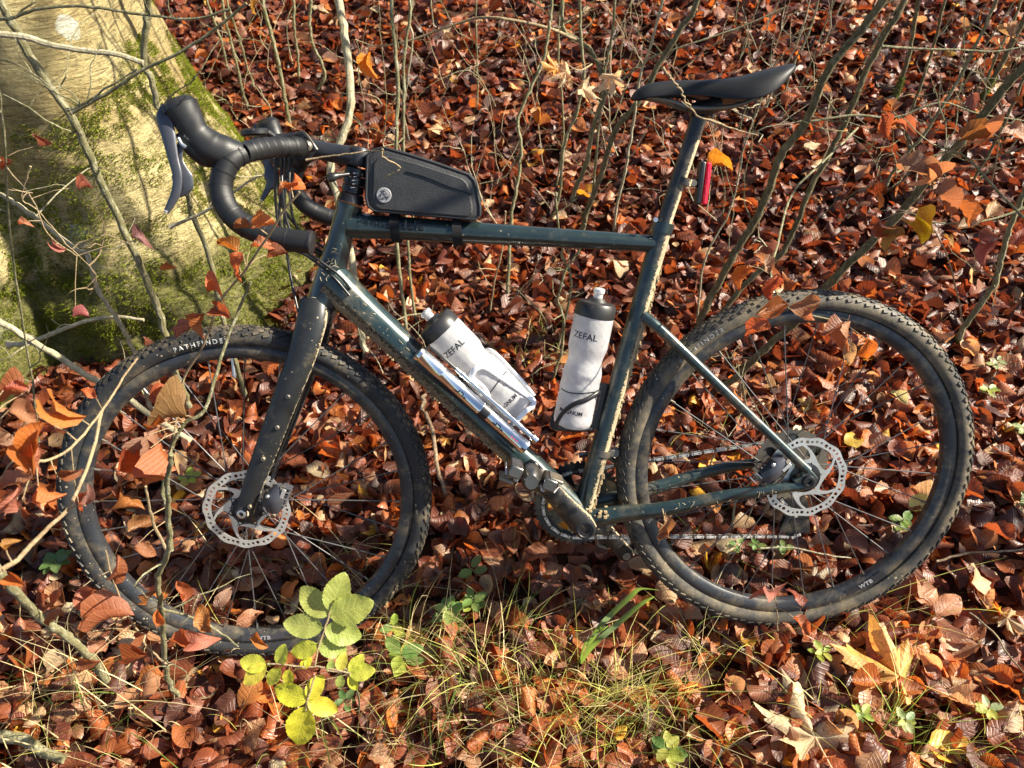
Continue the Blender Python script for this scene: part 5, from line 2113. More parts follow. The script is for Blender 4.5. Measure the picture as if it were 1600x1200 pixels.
sapling('lone thin upright stem between frame bag and centre clump', [(737, 188), (746, 155), (745, 80), (744, -8)], r0=.0038, r1=.003, ntw=2)
sapling('hair-thin stem left of the lone upright stem', [(600, 225), (604, 150), (595, 60), (590, -8)], r0=.002, r1=.0016, ntw=2)

# --- centre clump
sapling('forked knobbly stem left of the centre clump', [(793, 480), (799, 345), (807, 293), (815, 233), (809, 190), (827, 142), (850, 90), (858, 40), (862, -8)], k=.25, r0=.0062, r1=.004, ntw=6, extra=side([(815, 233), (790, 275), (748, 288), (722, 300)], None, .25, (.002, .0008)))
sapling('slender stem second from the left in the centre clump', [(858, 352), (873, 310), (878, 253), (885, 215), (900, 180), (912, 120), (908, 60), (905, -8)], r0=.0062, r1=.0045, ntw=5)
sapling('stout straight sapling with its foot above the top tube', [(890, 330), (900, 293), (917, 253), (926, 200), (944, 150), (938, 110), (922, 78), (900, 60), (880, 45), (878, -8)], r0=.0098, r1=.005, ntw=5,
        extra=multi(side([(900, 62), (850, 42), (763, 27), (705, 40), (645, 62), (590, 72), (555, 62)], None, -.25, (.0045, .0016), 'twig_bark'), side([(944, 150), (1010, 95), (1060, 75), (1150, 45), (1230, 10)], None, 0, (.004, .002))))
sapling('long leaning sapling passing just left of the saddle nose', [(908, 372), (917, 330), (938, 277), (960, 207), (998, 158), (1037, 88), (1067, 40), (1092, -8)], r0=.0105, r1=.0085, ntw=6, mat='dark_bark')
sapling('kinked pale sapling in front of the saddle nose', [(958, 372), (963, 327), (977, 267), (982, 238), (990, 187), (1000, 120), (1018, 68), (1038, -8)], r0=.0052, r1=.004, ntw=5, mat='pale_bark')
sapling('pale upright stem behind the hanging dry maple leaf', [(925, 330), (931, 250), (943, 123), (948, 96), (957, 50), (961, -8)], r0=.005, r1=.0045, ntw=4)
sapling('thin stem leaving the top edge above the hanging dry maple leaf', [(868, 300), (880, 210), (872, 77), (877, -8)], r0=.004, r1=.003, ntw=4)
sapling('knotty stem crossing under the top tube towards the upright bottle', [(868, 560), (882, 500), (893, 440), (880, 400), (870, 330), (868, 300)], k=.1, r0=.0042, r1=.0035, ntw=5, tw=(.06, .16), top=0)
sapling('bent stem beside the cap of the upright bottle', [(862, 600), (878, 545), (880, 498), (872, 466), (885, 420), (905, 390), (915, 350)], k=.1, r0=.005, r1=.003, ntw=5, tw=(.06, .16), top=0)
sapling('thin stem between the two bottles', [(765, 500), (772, 440), (783, 400), (790, 330)], r0=.004, r1=.0025, ntw=4, tw=(.06, .15), top=0, mat='twig_bark')

# --- right of the seatpost
sapling('big olive sapling rising from behind the front of the rear tyre', [(1082, 528), (1108, 472), (1148, 395), (1175, 352), (1200, 300), (1220, 243), (1257, 195), (1275, 152), (1300, 100), (1345, 48), (1385, -8)],
        r0=.0125, r1=.0100, mat='dark_bark', ntw=7, leaves=2)
sapling('second olive sapling parallel to the big one, edged with light', [(1098, 530), (1150, 460), (1180, 430), (1220, 397), (1243, 353), (1264, 300), (1300, 233), (1327, 178), (1350, 120), (1383, 53), (1418, -8)],
        r0=.0090, r1=.0072, mat='dark_bark', ntw=7, k=.05, extra=multi(side([(1264, 190), (1335, 180), (1400, 183), (1470, 160), (1530, 178), (1610, 190)], None, 0, (.003, .0015)), side([(1378, 72), (1430, 76), (1500, 78), (1560, 80), (1610, 70)], None, 0, (.003, .0015))))
sapling('thick olive stem seen through the rear wheel', [(1100, 622), (1150, 590), (1195, 545), (1240, 505), (1300, 438), (1350, 388), (1400, 340), (1455, 275), (1500, 222), (1560, 150), (1610, 92)],
        r0=.0115, r1=.0095, mat='dark_bark', ntw=7, k=-.1, leaves=3)
sapling('forked sapling with a mossy foot right of the rear wheel', [(1492, 545), (1510, 505), (1530, 478), (1555, 440), (1565, 400), (1575, 365), (1600, 300), (1625, 240)], r0=.0105, r1=.006, mat='sapling_bark', ntw=4, moss_=.09,
        extra=side([(1505, 505), (1495, 455), (1480, 400), (1460, 360)], None, 0, (.0028, .0014), 'twig_bark'))
sapling('leaning dark sapling with a moss tuft high on the slope', [(1392, 165), (1403, 140), (1420, 85), (1430, 30), (1436, -8)], r0=.010, r1=.008, mat='dark_bark', ntw=4, moss_=.16)
sapling('mossy crossed stem in the top right corner', [(1528, 165), (1560, 108), (1600, 30), (1625, -20)], r0=.011, r1=.009, mat='dark_bark', ntw=5, moss_=.16)
sapling('thin stem running up beside the mossy top right stem', [(1535, 145), (1560, 80), (1585, 30), (1600, -8)], r0=.006, r1=.005, mat='sapling_bark', ntw=5)
sapling('upright stem right of the seatpost clamp light', [(1088, 520), (1100, 410), (1140, 330), (1160, 240), (1180, 180), (1200, 130)], r0=.0036, r1=.002, mat='pale_bark', ntw=4, k=.1, top=0)
sapling('grey stem behind the rear end of the saddle', [(1222, 158), (1240, 100), (1262, 55), (1280, -8)], r0=.0048, r1=.004, ntw=4)
sapling('grey-green stem in the upper right between two olive saplings', [(1375, 310), (1405, 255), (1440, 215), (1470, 170), (1500, 120), (1530, 60), (1560, -8)], r0=.0065, r1=.005, ntw=6)
sapling('dark stem ending in leaves below the brown hanging leaves', [(1375, 308), (1420, 270), (1418, 200), (1440, 130), (1462, 60), (1480, -8)], r0=.0058, r1=.0045, mat='dark_bark', ntw=5)
sapling('thin leaning stem at the right edge, upper half', [(1510, 300), (1545, 240), (1575, 180), (1610, 100)], r0=.006, r1=.005, ntw=5, mat='dark_bark')
for i in range(9):                            # more wiry young stems on the slope
    x, y = [(1150, 110), (1180, 95), (1245, 150), (1300, 40), (1340, 120), (1190, 190), (1470, 190), (680, 60), (1560, 260)][i]
    lab = ['wiry pale stem just above the middle of the saddle', 'wiry stem above the rear half of the saddle', 'wiry pale stem rising right of the saddle tail', 'short wiry stem cut by the top edge above the big olive sapling',
           'wiry stem between the two long olive saplings', 'wiry stem starting under the saddle tail', 'wiry pale stem left of the top right moss', 'wiry stem cut by the top edge above the frame bag', 'wiry stem close to the right edge above the brown leaves'][i]
    dx = (x - 800) * .16
    sapling(lab, [(x, y), (x + dx * .35, y - 60), (x + dx * .8 + rt.uniform(-12, 12), y - 130), (x + dx * 1.3, y - 220)], r0=rt.uniform(.0026, .004), r1=.002, mat='pale_bark' if i % 2 else 'sapling_bark', ntw=6, tw=(.1, .3))

# --- left foreground, in front of the big trunk
GL = 'stems standing in front of the big trunk'
sapling('long slanting brown stem crossing the big trunk', [(302, 652), (287, 612), (268, 560), (254, 505), (232, 445), (200, 372), (165, 300), (138, 240), (110, 180), (62, 112), (18, 35), (-10, -30)], k=.0, r0=.0100, r1=.0088, ntw=3, mat='sapling_bark', group=GL,
        extra=side([(110, 178), (150, 155), (180, 138), (222, 110), (280, 82), (330, 50), (385, 5)], .60, 0, (.0038, .0022)))
sapling('upright stem running behind the near brake lever', [(390, 635), (375, 590), (354, 520), (340, 465), (326, 400), (300, 335), (292, 300), (262, 220), (246, 165), (236, 120), (224, 100), (228, 40), (232, -10)], k=.0, r0=.0072, r1=.0078, mat='sapling_bark', ntw=3, group=GL,
        extra=multi(side([(224, 98), (180, 84), (140, 80), (80, 70), (40, 58), (-10, 52)], .62, 0, (.0048, .0062), 'pale_bark')))
sapling('pale stem zigzagging down the mossy trunk base', [(240, 655), (228, 610), (214, 560), (190, 510), (155, 455), (137, 400), (118, 390), (62, 345), (28, 320), (-10, 298)], k=.0, r0=.0070, r1=.0055, mat='pale_bark', ntw=4, top=0, group=GL)
sapling('thick pale stem leaning in from the left edge to the front tyre', [(300, 690), (240, 652), (200, 622), (145, 592), (95, 560), (45, 530), (-20, 492)], base=(320, 700), k=-.1, r0=.0090, r1=.0085, mat='pale_bark', ntw=3, top=0, group=GL)
sapling('whitish broken stick lying against the moss', [(12, 539), (40, 536), (80, 522), (130, 503), (180, 495), (225, 500)], y0=.72, rooted=False, r0=.0080, r1=.0045, mat='pale_bark', ntw=2, tw=(.04, .1), top=0, cat='stick', group=None, name='broken_stick')
sapling('thin dark stem along the left edge above the moss', [(60, 690), (50, 600), (20, 400), (5, 200), (-10, 60)], y0=.45, rooted=False, r0=.0025, r1=.002, mat='sapling_bark', ntw=6, tw=(.15, .35), top=1.8, group=GL)
sapling('arching twig across the very top left corner', [(-10, 30), (20, 28), (60, 14), (130, 10), (220, 22), (300, 30), (360, 14)], y0=.5, rooted=False, r0=.0035, r1=.0022, ntw=3, top=0, tw=(.05, .15), cat='twig', name='twig', group='bare twigs')
sapling('bare forked twig over the middle of the trunk', [(105, 172), (135, 160), (170, 135), (215, 108)], y0=.55, rooted=False, r0=.0026, r1=.0016, ntw=3, top=0, tw=(.05, .15), cat='twig', name='twig', group='bare twigs')
sapling('thin wiry twig hanging over the trunk below the brake lever', [(48, 260), (35, 310), (60, 330), (105, 382), (150, 430), (140, 460)], y0=.58, rooted=False, r0=.0015, r1=.001, ntw=4, top=0, tw=(.05, .15), cat='twig', name='twig', group='bare twigs', mat='twig_bark')
sapling('pale twig looping in front of the moss under the handlebar drop', [(265, 355), (300, 340), (345, 318), (360, 305), (395, 280), (440, 262)], y0=.72, rooted=False, r0=.0045, r1=.0024, ntw=4, top=0, tw=(.06, .2), cat='twig', name='twig', group='bare twigs', mat='pale_bark')
sapling('straw-coloured twig lying across the frame bag', [(478, 250), (530, 242), (582, 236), (598, 233), (600, 215), (612, 203), (618, 200)], y0=.36, rooted=False, r0=.0016, r1=.0014, ntw=0, top=0, cat='twig', name='twig', group='bare twigs', mat='twig_bark',
        extra=side([(598, 233), (598, 244), (624, 260), (621, 267), (600, 276)], .355, 0, (.0015, .001), 'twig_bark'))
sapling('slim twig arching over the back of the saddle nose', [(1035, 105), (1048, 122), (1062, 138), (1070, 155), (1090, 180), (1115, 190), (1150, 203), (1185, 212)], y0=.20, rooted=False, r0=.0018, r1=.0012, ntw=1, top=0, tw=(.04, .08), cat='twig', name='twig', group='bare twigs', mat='twig_bark')

# --- foreground stems before the front wheel
sapling('olive stem with a cut end in the lower left corner', [(165, 1062), (140, 1025), (105, 995), (60, 962), (20, 918), (-15, 880)], base=(175, 1075), k=-.15, r0=.0088, r1=.0085, mat='sapling_bark', ntw=1, tw=(.05, .1), top=0, group='low stems in front of the front wheel')
sapling('wavy olive stem standing before the lower front tyre', [(283, 1092), (262, 1060), (256, 1010), (252, 950), (248, 900), (262, 865), (264, 800), (262, 750), (268, 710)], base=(290, 1098), k=-.1, r0=.0070, r1=.0036, mat='sapling_bark', ntw=3, tw=(.08, .2), top=0,
        group='low stems in front of the front wheel', extra=multi(side([(262, 865), (245, 830), (232, 790), (228, 760)], -.08, -.1, (.0026, .0016), 'twig_bark'), side([(252, 950), (300, 965), (340, 985), (372, 1010)], -.1, -.1, (.0022, .0014), 'sapling_bark')))
def orange_twig(label, pix, depth, leaves, r=(.0022, .0014), size=.06, mat='twig_bark'):
    P = [at_depth(x, y, d) for (x, y), d in zip(pix, depth)]
    E = empty('leafy_twig', Matrix.Translation(P[0]))
    tag(E, label, 'twig', 'twigs with dry orange leaves')
    q = wander(P, .0008, 5)
    n = len(q)
    MB().tube(q, [r[0] + (r[1] - r[0]) * i / (n - 1) for i in range(n)], 8).build('stem', mat, E, IDENT)
    for (px, py, d, ang, s, c, tilt) in leaves:
        p = at_depth(px, py, d)
        a = R(ang)
        X = CR * math.cos(a) + CU * math.sin(a) + _f * rt.gauss(0, .25)
        nn = -_f + CR * math.sin(R(tilt)) * 1.5 * math.sin(a) + CU * .9 * math.cos(R(tilt)) + Vector((rt.gauss(0, .4), 0, rt.gauss(0, .3)))
        place_leaf(rt.choice(HANG), 'leaf', p, X, nn, s * (.80 if px < 500 else .88), tuple(v * rt.uniform(.65, 1.0) for v in c), E)
        near_ = min(q, key=lambda v: (v - p).length)
        if (near_ - p).length < .12:
            MB().tube([near_, near_.lerp(p, .5) + Vector((0, 0, .004)), p], [.0009, .0007, .0006], 5).build('leaf_stalk', 'twig_bark', E, IDENT)
    return E


OR, RU, BR, DK = (.58, .20, .045), (.42, .14, .05), (.42, .19, .11), (.30, .11, .06)
orange_twig('pale twig rising past the tyre lettering with orange leaves by the handlebar drop', [(270, 700), (285, 600), (315, 545), (345, 470), (385, 420), (440, 335), (468, 300)], [1.30, 1.26, 1.22, 1.15, 1.08, 1.0, .98],
            [(392, 352, 1.03, 185, .030, RU, 20), (390, 352, 1.02, 10, .045, OR, 40), (372, 392, 1.10, 150, .045, OR, 0), (380, 395, 1.09, 250, .055, OR, 30), (392, 388, 1.09, 20, .048, RU, 60), (415, 398, 1.10, 10, .04, RU, 10),
             (455, 292, 1.0, 190, .03, OR, 20), (452, 300, 1.0, 60, .035, OR, 50), (325, 460, 1.15, 15, .060, OR, 10), (330, 478, 1.16, 330, .050, RU, 30), (318, 490, 1.17, 250, .05, RU, 60), (300, 505, 1.2, 215, .045, BR, 20)])
orange_twig('twig carrying a big cluster of russet leaves across the middle of the front wheel', [(268, 860), (262, 800), (255, 760), (268, 700), (290, 660), (320, 640), (345, 560), (375, 480), (392, 440)], [1.30, 1.27, 1.25, 1.22, 1.2, 1.2, 1.2, 1.19, 1.18],
            [(290, 650, 1.18, 170, .085, BR, 20), (235, 625, 1.18, 10, .070, RU, 10), (255, 668, 1.17, 250, .070, BR, 40), (262, 662, 1.16, 190, .065, RU, 0), (232, 680, 1.15, 265, .065, BR, 60), (190, 740, 1.15, 75, .062, OR, 80),
             (185, 760, 1.14, 270, .075, RU, 20), (195, 745, 1.14, 240, .07, DK, 50), (262, 745, 1.16, 190, .055, OR, 20), (200, 830, 1.2, 30, .060, RU, 20), (210, 855, 1.21, 340, .05, RU, 20), (235, 700, 1.14, 300, .06, RU, 70)], r=(.004, .0022), mat='sapling_bark')
orange_twig('twig with single russet leaves hanging over the lower left of the front tyre', [(262, 1040), (230, 1010), (195, 950), (175, 900), (165, 860)], [1.25, 1.24, 1.23, 1.22, 1.2],
            [(176, 905, 1.18, 60, .050, RU, 60), (232, 945, 1.2, 80, .040, RU, 0), (150, 965, 1.18, 20, .070, RU, 40), (118, 925, 1.18, 330, .06, BR, 20), (100, 960, 1.2, 200, .05, RU, 10), (220, 990, 1.2, 250, .035, RU, 50),
             (245, 980, 1.2, 85, .035, OR, 50), (290, 940, 1.2, 110, .045, RU, 40), (340, 950, 1.21, 60, .05, BR, 20), (140, 1000, 1.2, 320, .045, BR, 60), (120, 1050, 1.15, 30, .05, RU, 30), (390, 1000, 1.2, 350, .04, OR, 20), (265, 1000, 1.19, 355, .060, OR, 20), (305, 1003, 1.19, 20, .055, BR, 60), (330, 985, 1.2, 120, .065, OR, 10), (370, 975, 1.2, 25, .055, BR, 40), (225, 1020, 1.2, 200, .05, RU, 50)], r=(.0018, .0012))
orange_twig('soft-focus orange leaves on a twig entering from the left edge', [(-20, 660), (20, 690), (60, 720), (110, 700), (160, 640), (200, 580), (215, 560)], [.80, .80, .82, .86, .92, .98, 1.0],
            [(70, 650, .85, 12, .058, OR, 30), (35, 615, .85, 170, .040, RU, 20), (5, 610, .83, 20, .030, RU, 0), (20, 680, .78, 200, .042, BR, 40), (30, 710, .76, 55, .048, OR, 60), (48, 735, .76, 120, .042, OR, 70), (-5, 760, .78, 20, .045, BR, 20),
             (60, 760, .8, 320, .035, OR, 60), (150, 622, .9, 140, .028, OR, 20), (125, 800, .9, 70, .035, RU, 10), (15, 640, .8, 340, .04, BR, 30), (85, 665, .86, 200, .035, RU, 10), (60, 700, .82, 280, .038, BR, 50), (100, 640, .88, 60, .03, RU, 30), (30, 800, .8, 110, .035, BR, 20), (90, 745, .84, 15, .032, RU, 70)], r=(.0018, .0012))
orange_twig('blurred knotty twig crossing the lower left of the front tyre', [(-20, 900), (20, 880), (55, 845), (80, 820), (110, 790), (140, 720), (160, 640)], [.72, .74, .78, .82, .86, .90, .95],
            [(10, 895, .73, 330, .030, OR, 30), (10, 860, .74, 60, .02, OR, 0), (135, 790, .85, 80, .03, BR, 60)], r=(.0024, .0018))
orange_twig('mauve-brown leaves on twigs over the trunk bark', [(0, 250), (50, 310), (75, 365), (120, 400)], [1.35, 1.36, 1.38, 1.40],
            [(18, 250, 1.33, 210, .035, RU, 10), (30, 352, 1.34, 20, .032, BR, 50), (78, 388, 1.36, 10, .035, (.36, .16, .12), 60), (212, 375, 1.42, 10, .050, (.36, .15, .11), 70), (120, 292, 1.4, 20, .035, BR, 20), (60, 228, 1.4, 80, .032, (.30, .14, .10), 30),
             (118, 490, 1.42, 0, .03, (.36, .16, .12), 50), (235, 555, 1.42, 100, .045, DK, 30), (262, 410, 1.4, 300, .035, OR, 40)], r=(.0012, .0009))
# right hand side
BG = (.60, .44, .28)
orange_twig('drooping brown leaves over the top front of the rear tyre', [(1340, 200), (1290, 250), (1240, 300), (1215, 380), (1205, 430), (1230, 480), (1300, 500)], [1.6, 1.52, 1.42, 1.32, 1.26, 1.22, 1.22],
            [(1215, 430, 1.22, 250, .050, RU, 20), (1205, 425, 1.22, 120, .045, BR, 40), (1185, 490, 1.2, 20, .060, RU, 60), (1200, 500, 1.19, 215, .05, (.5, .17, .05), 20), (1235, 480, 1.19, 10, .055, BR, 80), (1255, 475, 1.2, 300, .045, BR, 20),
             (1325, 500, 1.2, 255, .062, BR, 60), (1320, 505, 1.19, 200, .045, BR, 20), (1330, 535, 1.2, 260, .045, BG, 20), (1355, 530, 1.2, 280, .045, OR, 50), (1195, 410, 1.24, 170, .04, DK, 20), (1170, 415, 1.25, 240, .05, OR, 20)], r=(.0024, .0014), mat='sapling_bark')
orange_twig('big curled brown leaves in the upper right beside the long olive sapling', [(1610, 350), (1560, 300), (1500, 240), (1440, 250), (1400, 270)], [1.35, 1.35, 1.35, 1.32, 1.3],
            [(1400, 255, 1.28, 340, .085, BR, 60), (1440, 260, 1.28, 300, .075, (.52, .30, .18), 20), (1500, 215, 1.3, 10, .070, RU, 40), (1530, 200, 1.3, 320, .060, BR, 20), (1560, 215, 1.25, 5, .075, BR, 70), (1575, 160, 1.3, 30, .055, RU, 20),
             (1460, 300, 1.3, 340, .065, BR, 40), (1500, 310, 1.3, 300, .060, RU, 20), (1520, 145, 1.35, 270, .038, (.36, .16, .12), 20), (1395, 175, 1.5, 90, .04, BR, 20), (1590, 40, 1.35, 250, .05, BG, 30), (1572, 35, 1.35, 280, .035, BG, 30)], r=(.0026, .0016), mat='sapling_bark')
orange_twig('yellow and tan leaves clustered right of the rear wheel top', [(1610, 320), (1560, 340), (1500, 350), (1450, 345), (1420, 330)], [1.5, 1.5, 1.48, 1.46, 1.45],
            [(1435, 325, 1.42, 290, .065, (.76, .52, .03), 20), (1440, 345, 1.42, 250, .050, (.78, .50, .02), 60), (1470, 370, 1.44, 330, .04, (.72, .48, .04), 20), (1375, 345, 1.42, 300, .055, RU, 20), (1370, 330, 1.42, 80, .04, OR, 20), (1410, 355, 1.42, 230, .06, (.6, .3, .1), 50),
             (1500, 350, 1.45, 10, .065, BG, 20), (1530, 360, 1.45, 320, .055, BR, 60), (1550, 375, 1.45, 240, .06, BR, 40), (1545, 340, 1.46, 60, .05, BG, 20), (1590, 385, 1.4, 80, .05, RU, 20)], r=(.0024, .0014), mat='sapling_bark')
orange_twig('crumpled dry leaves hanging from the centre sapling twigs', [(925, 100), (905, 110), (880, 100), (850, 110), (838, 150)], [1.9, 1.88, 1.86, 1.86, 1.86],
            [(842, 165, 1.84, 265, .05, OR, 20)], r=(.0022, .0012))
p = at_depth(880, 118, 1.84)
for (px, py, a, s, mi, c) in ((885, 112, 200, .055, 1, (.66, .52, .30)), (870, 108, 120, .050, 2, (.68, .40, .10)), (910, 138, 330, .055, 1, (.55, .44, .25)), (955, 118, 270, .055, 1, (.66, .56, .36))):
    p = at_depth(px, py, 1.84)
    a_ = R(a)
    o = place_leaf(MAPLE[mi], 'maple_leaf', p, CR * math.cos(a_) + CU * math.sin(a_), -_f + CU * .3 + CR * rt.gauss(0, .5), s, c)
    tag(o, {885: 'crumpled cream maple leaf caught in the centre sapling twigs', 870: 'orange-brown maple leaf half hidden in the hanging bunch', 910: 'lower torn beige leaf of the hanging bunch', 955: 'pale upright leaf beside the hanging bunch, left of the saddle nose'}[px], 'leaf')
orange_twig('yellow leaf behind the red tail light on a thin stem', [(1105, 330), (1112, 280), (1125, 240), (1130, 200)], [1.55, 1.54, 1.53, 1.52], [(1108, 262, 1.52, 20, .060, (.70, .42, .03), 30)], r=(.0014, .001))
orange_twig('single bright orange leaf hanging in mid air left of the frame bag', [(585, 72), (575, 74), (572, 84)], [1.5, 1.5, 1.5], [(572, 84, 1.5, 285, .058, (.85, .26, .02), 10)], r=(.0012, .0008))
orange_twig('small orange-yellow leaf at the top edge above the far hood', [(395, -10), (405, 2), (410, 10)], [1.6, 1.6, 1.6], [(405, 5, 1.6, 190, .04, (.62, .30, .04), 20)], r=(.0012, .0008))
orange_twig('brown leaf hanging against the inner front of the rear wheel', [(1035, 795), (1040, 820), (1045, 830)], [1.22, 1.22, 1.22], [(1040, 805, 1.2, 275, .045, BR, 40), (1030, 845, 1.2, 80, .035, BR, 20)], r=(.0012, .0008))
orange_twig('brown upright leaves leaning on the bottom of the rear tyre', [(1215, 985), (1214, 950), (1208, 920)], [1.25, 1.22, 1.2], [(1200, 912, 1.19, 285, .055, BR, 60), (1250, 950, 1.2, 100, .045, DK, 30), (1240, 965, 1.2, 320, .04, RU, 40)], r=(.0012, .0008))

# extra wiry twigs throughout the thicket (thin bare shoots)
WT = 'wiry bare shoots in the thicket'
zones = [(1250, 1580, 20, 200, 'high on the slope at the upper right'), (960, 1240, 20, 130, 'above the saddle'), (560, 700, 60, 230, 'above the frame bag'), (760, 900, 120, 330, 'left of the centre saplings'), (900, 1080, 30, 330, 'around the centre saplings'), (1080, 1300, 180, 440, 'right of the seatpost'),
         (1300, 1590, 60, 330, 'in the upper right thicket'), (300, 520, 30, 200, 'behind the handlebar'), (1000, 1230, 620, 830, 'inside the front of the rear wheel'), (560, 900, 380, 640, 'behind the main frame triangle')]
for zi, (x0, x1, y0, y1, lab) in enumerate(zones):
    for i in range([10, 10, 8, 10, 10, 10, 10, 8, 5, 9][zi]):
        px, py = rt.uniform(x0, x1), rt.uniform(y0, y1)
        b = on_ground(px, py + rt.uniform(20, 90))
        b.z += rt.uniform(0, .12)
        lean_ = (px - 800) / 900
        d = Vector((lean_ * .35 + rt.gauss(0, .35), rt.gauss(0, .25), 1))
        L = rt.uniform(.18, .55)
        T = twig_points(b, d, L, 9, .22)
        E = empty('bare_shoot', Matrix.Translation(b))
        how = ['nearly straight', 'zigzagging', 'leaning', 'forked', 'curved', 'kinked', 'short', 'long', 'slanting', 'pale'][i % 10]
        tag(E, f'{how} wiry shoot {lab}', 'twig', WT)
        rr = rt.uniform(.0010, .0022)
        m1 = rt.choice(['twig_bark', 'pale_bark', 'sapling_bark'])
        MB().tube(T, [rr * (1.3 - .09 * m) for m in range(10)], 5).build('stem', m1, E, IDENT)
        for j in range(rt.randint(1, 3)):
            q_ = rt.randint(2, 7)
            T2 = twig_points(T[q_], (T[q_ + 1] - T[q_]).normalized() + Vector((rt.gauss(0, .7), rt.gauss(0, .4), rt.gauss(0, .3))), L * rt.uniform(.25, .5), 6, .35)
            MB().tube(T2, [rr * (.8 - .08 * m) for m in range(7)], 5).build('branch', m1, E, IDENT)

# fallen sticks
for (pa, pb, r, lab, mt) in [((662, 665), (668, 640), .007, 'short upright stump of stick beside the down tube', 'dead_wood'), ((668, 668), (700, 795), .0060, 'brown rotten stick lying between front wheel and down tube', 'dead_wood'),
                        ((1300, 960), (1380, 925), .003, 'thin stick under the rear tyre', 'dead_wood'), ((20, 1170), (120, 1205), .012, 'mossy branch at the very bottom left corner', 'sapling_bark'),
                        ((1180, 880), (1320, 895), .0025, 'pale thin stick lying behind the rear rim', 'pale_bark'), ((1450, 900), (1600, 880), .0028, 'thin twig lying right of the rear tyre', 'dead_wood'), ((1500, 980), (1600, 1090), .002, 'straw-like stalk in the lower right', 'twig_bark')]:
    a, b = on_ground(*pa), on_ground(*pb)
    up = .055
    a, b = a + Vector((0, 0, up)), b + Vector((0, 0, up))
    q = wander([a, a.lerp(b, .35) + Vector((.004, .006, .006)), a.lerp(b, .7) + Vector((-.005, 0, .004)), b], .0012, 5)
    o = MB().tube(q, [r * (1 - .3 * i / len(q)) for i in range(len(q))], 9).build('fallen_stick', mt, None, IDENT)
    tag(o, lab, 'stick')


# slim inferred trees, unseen, added right of the frame to dapple the ground
rt2 = random.Random(77)
for i, (x, y, r0, lab) in enumerate([(3.1, .12, .030, 'slim unseen beech added outside the right side of the frame to dapple the ground'), (4.4, -.02, .034, 'second slim unseen beech added to the right of the frame for dappled shade'), (5.2, 2.1, .028, 'thin unseen beech pole added up the slope outside the frame for dappled shade')]):
    b = Vector((x, y, g(x, y) - .1))
    E = empty('shade_beech', Matrix.Translation(b))
    tag(E, lab, 'tree', 'unseen beeches added beside the frame for shade')
    P = twig_points(b, (rt2.gauss(0, .05), rt2.gauss(0, .05), 1), 5.5, 12, .05, rnd=rt2)
    MB().tube(P, [r0 * (1 - .05 * m) for m in range(13)], 10).build('trunk', 'sapling_bark', E, IDENT)
    for j in range(7):
        m = rt2.randint(3, 10)
        a_ = rt2.uniform(0, 6.28)
        T = twig_points(P[m], (math.cos(a_), math.sin(a_), .5), rt2.uniform(.4, .9), 8, .22, rnd=rt2)
        MB().tube(T, [r0 * .22 * (1.1 - .11 * q_) for q_ in range(9)], 6).build('branch', 'sapling_bark', E, IDENT)
# unseen sapling crown added above the picture to throw twig shadows on the bag
ov = empty('shade_sapling', Matrix.Translation(Vector((1.25, 1.15, g(1.25, 1.15)))))
tag(ov, 'bare unseen sapling arching above the frame, added to cast twig shadows on the bag', 'sapling')
P = spline([Vector((1.25, 1.15, .1)), Vector((1.22, 1.05, .9)), Vector((1.05, .72, 1.55)), Vector((.6, .54, 1.78)), Vector((.15, .48, 1.70)), Vector((-.2, .44, 1.62))], 6)
P = [P[0]] + P[1:]
for i_, k_ in ((0, 0),):
    MB().tube(P[12:], lerp_list([.008, .0035], len(P[12:])), 8).build('stem', 'sapling_bark', ov, IDENT)
for j in range(22):
    q_ = rt2.randint(14, len(P) - 2)
    T = twig_points(P[q_], (rt2.gauss(-.5, .5), rt2.gauss(0, .5), rt2.gauss(-.05, .25)), rt2.uniform(.15, .45), 8, .22, rnd=rt2)
    T = [Vector((p.x, p.y, max(p.z, 1.28))) for p in T]
    MB().tube(T, [.0026 * (1.1 - .11 * m) for m in range(9)], 6).build('branch', 'sapling_bark', ov, IDENT)


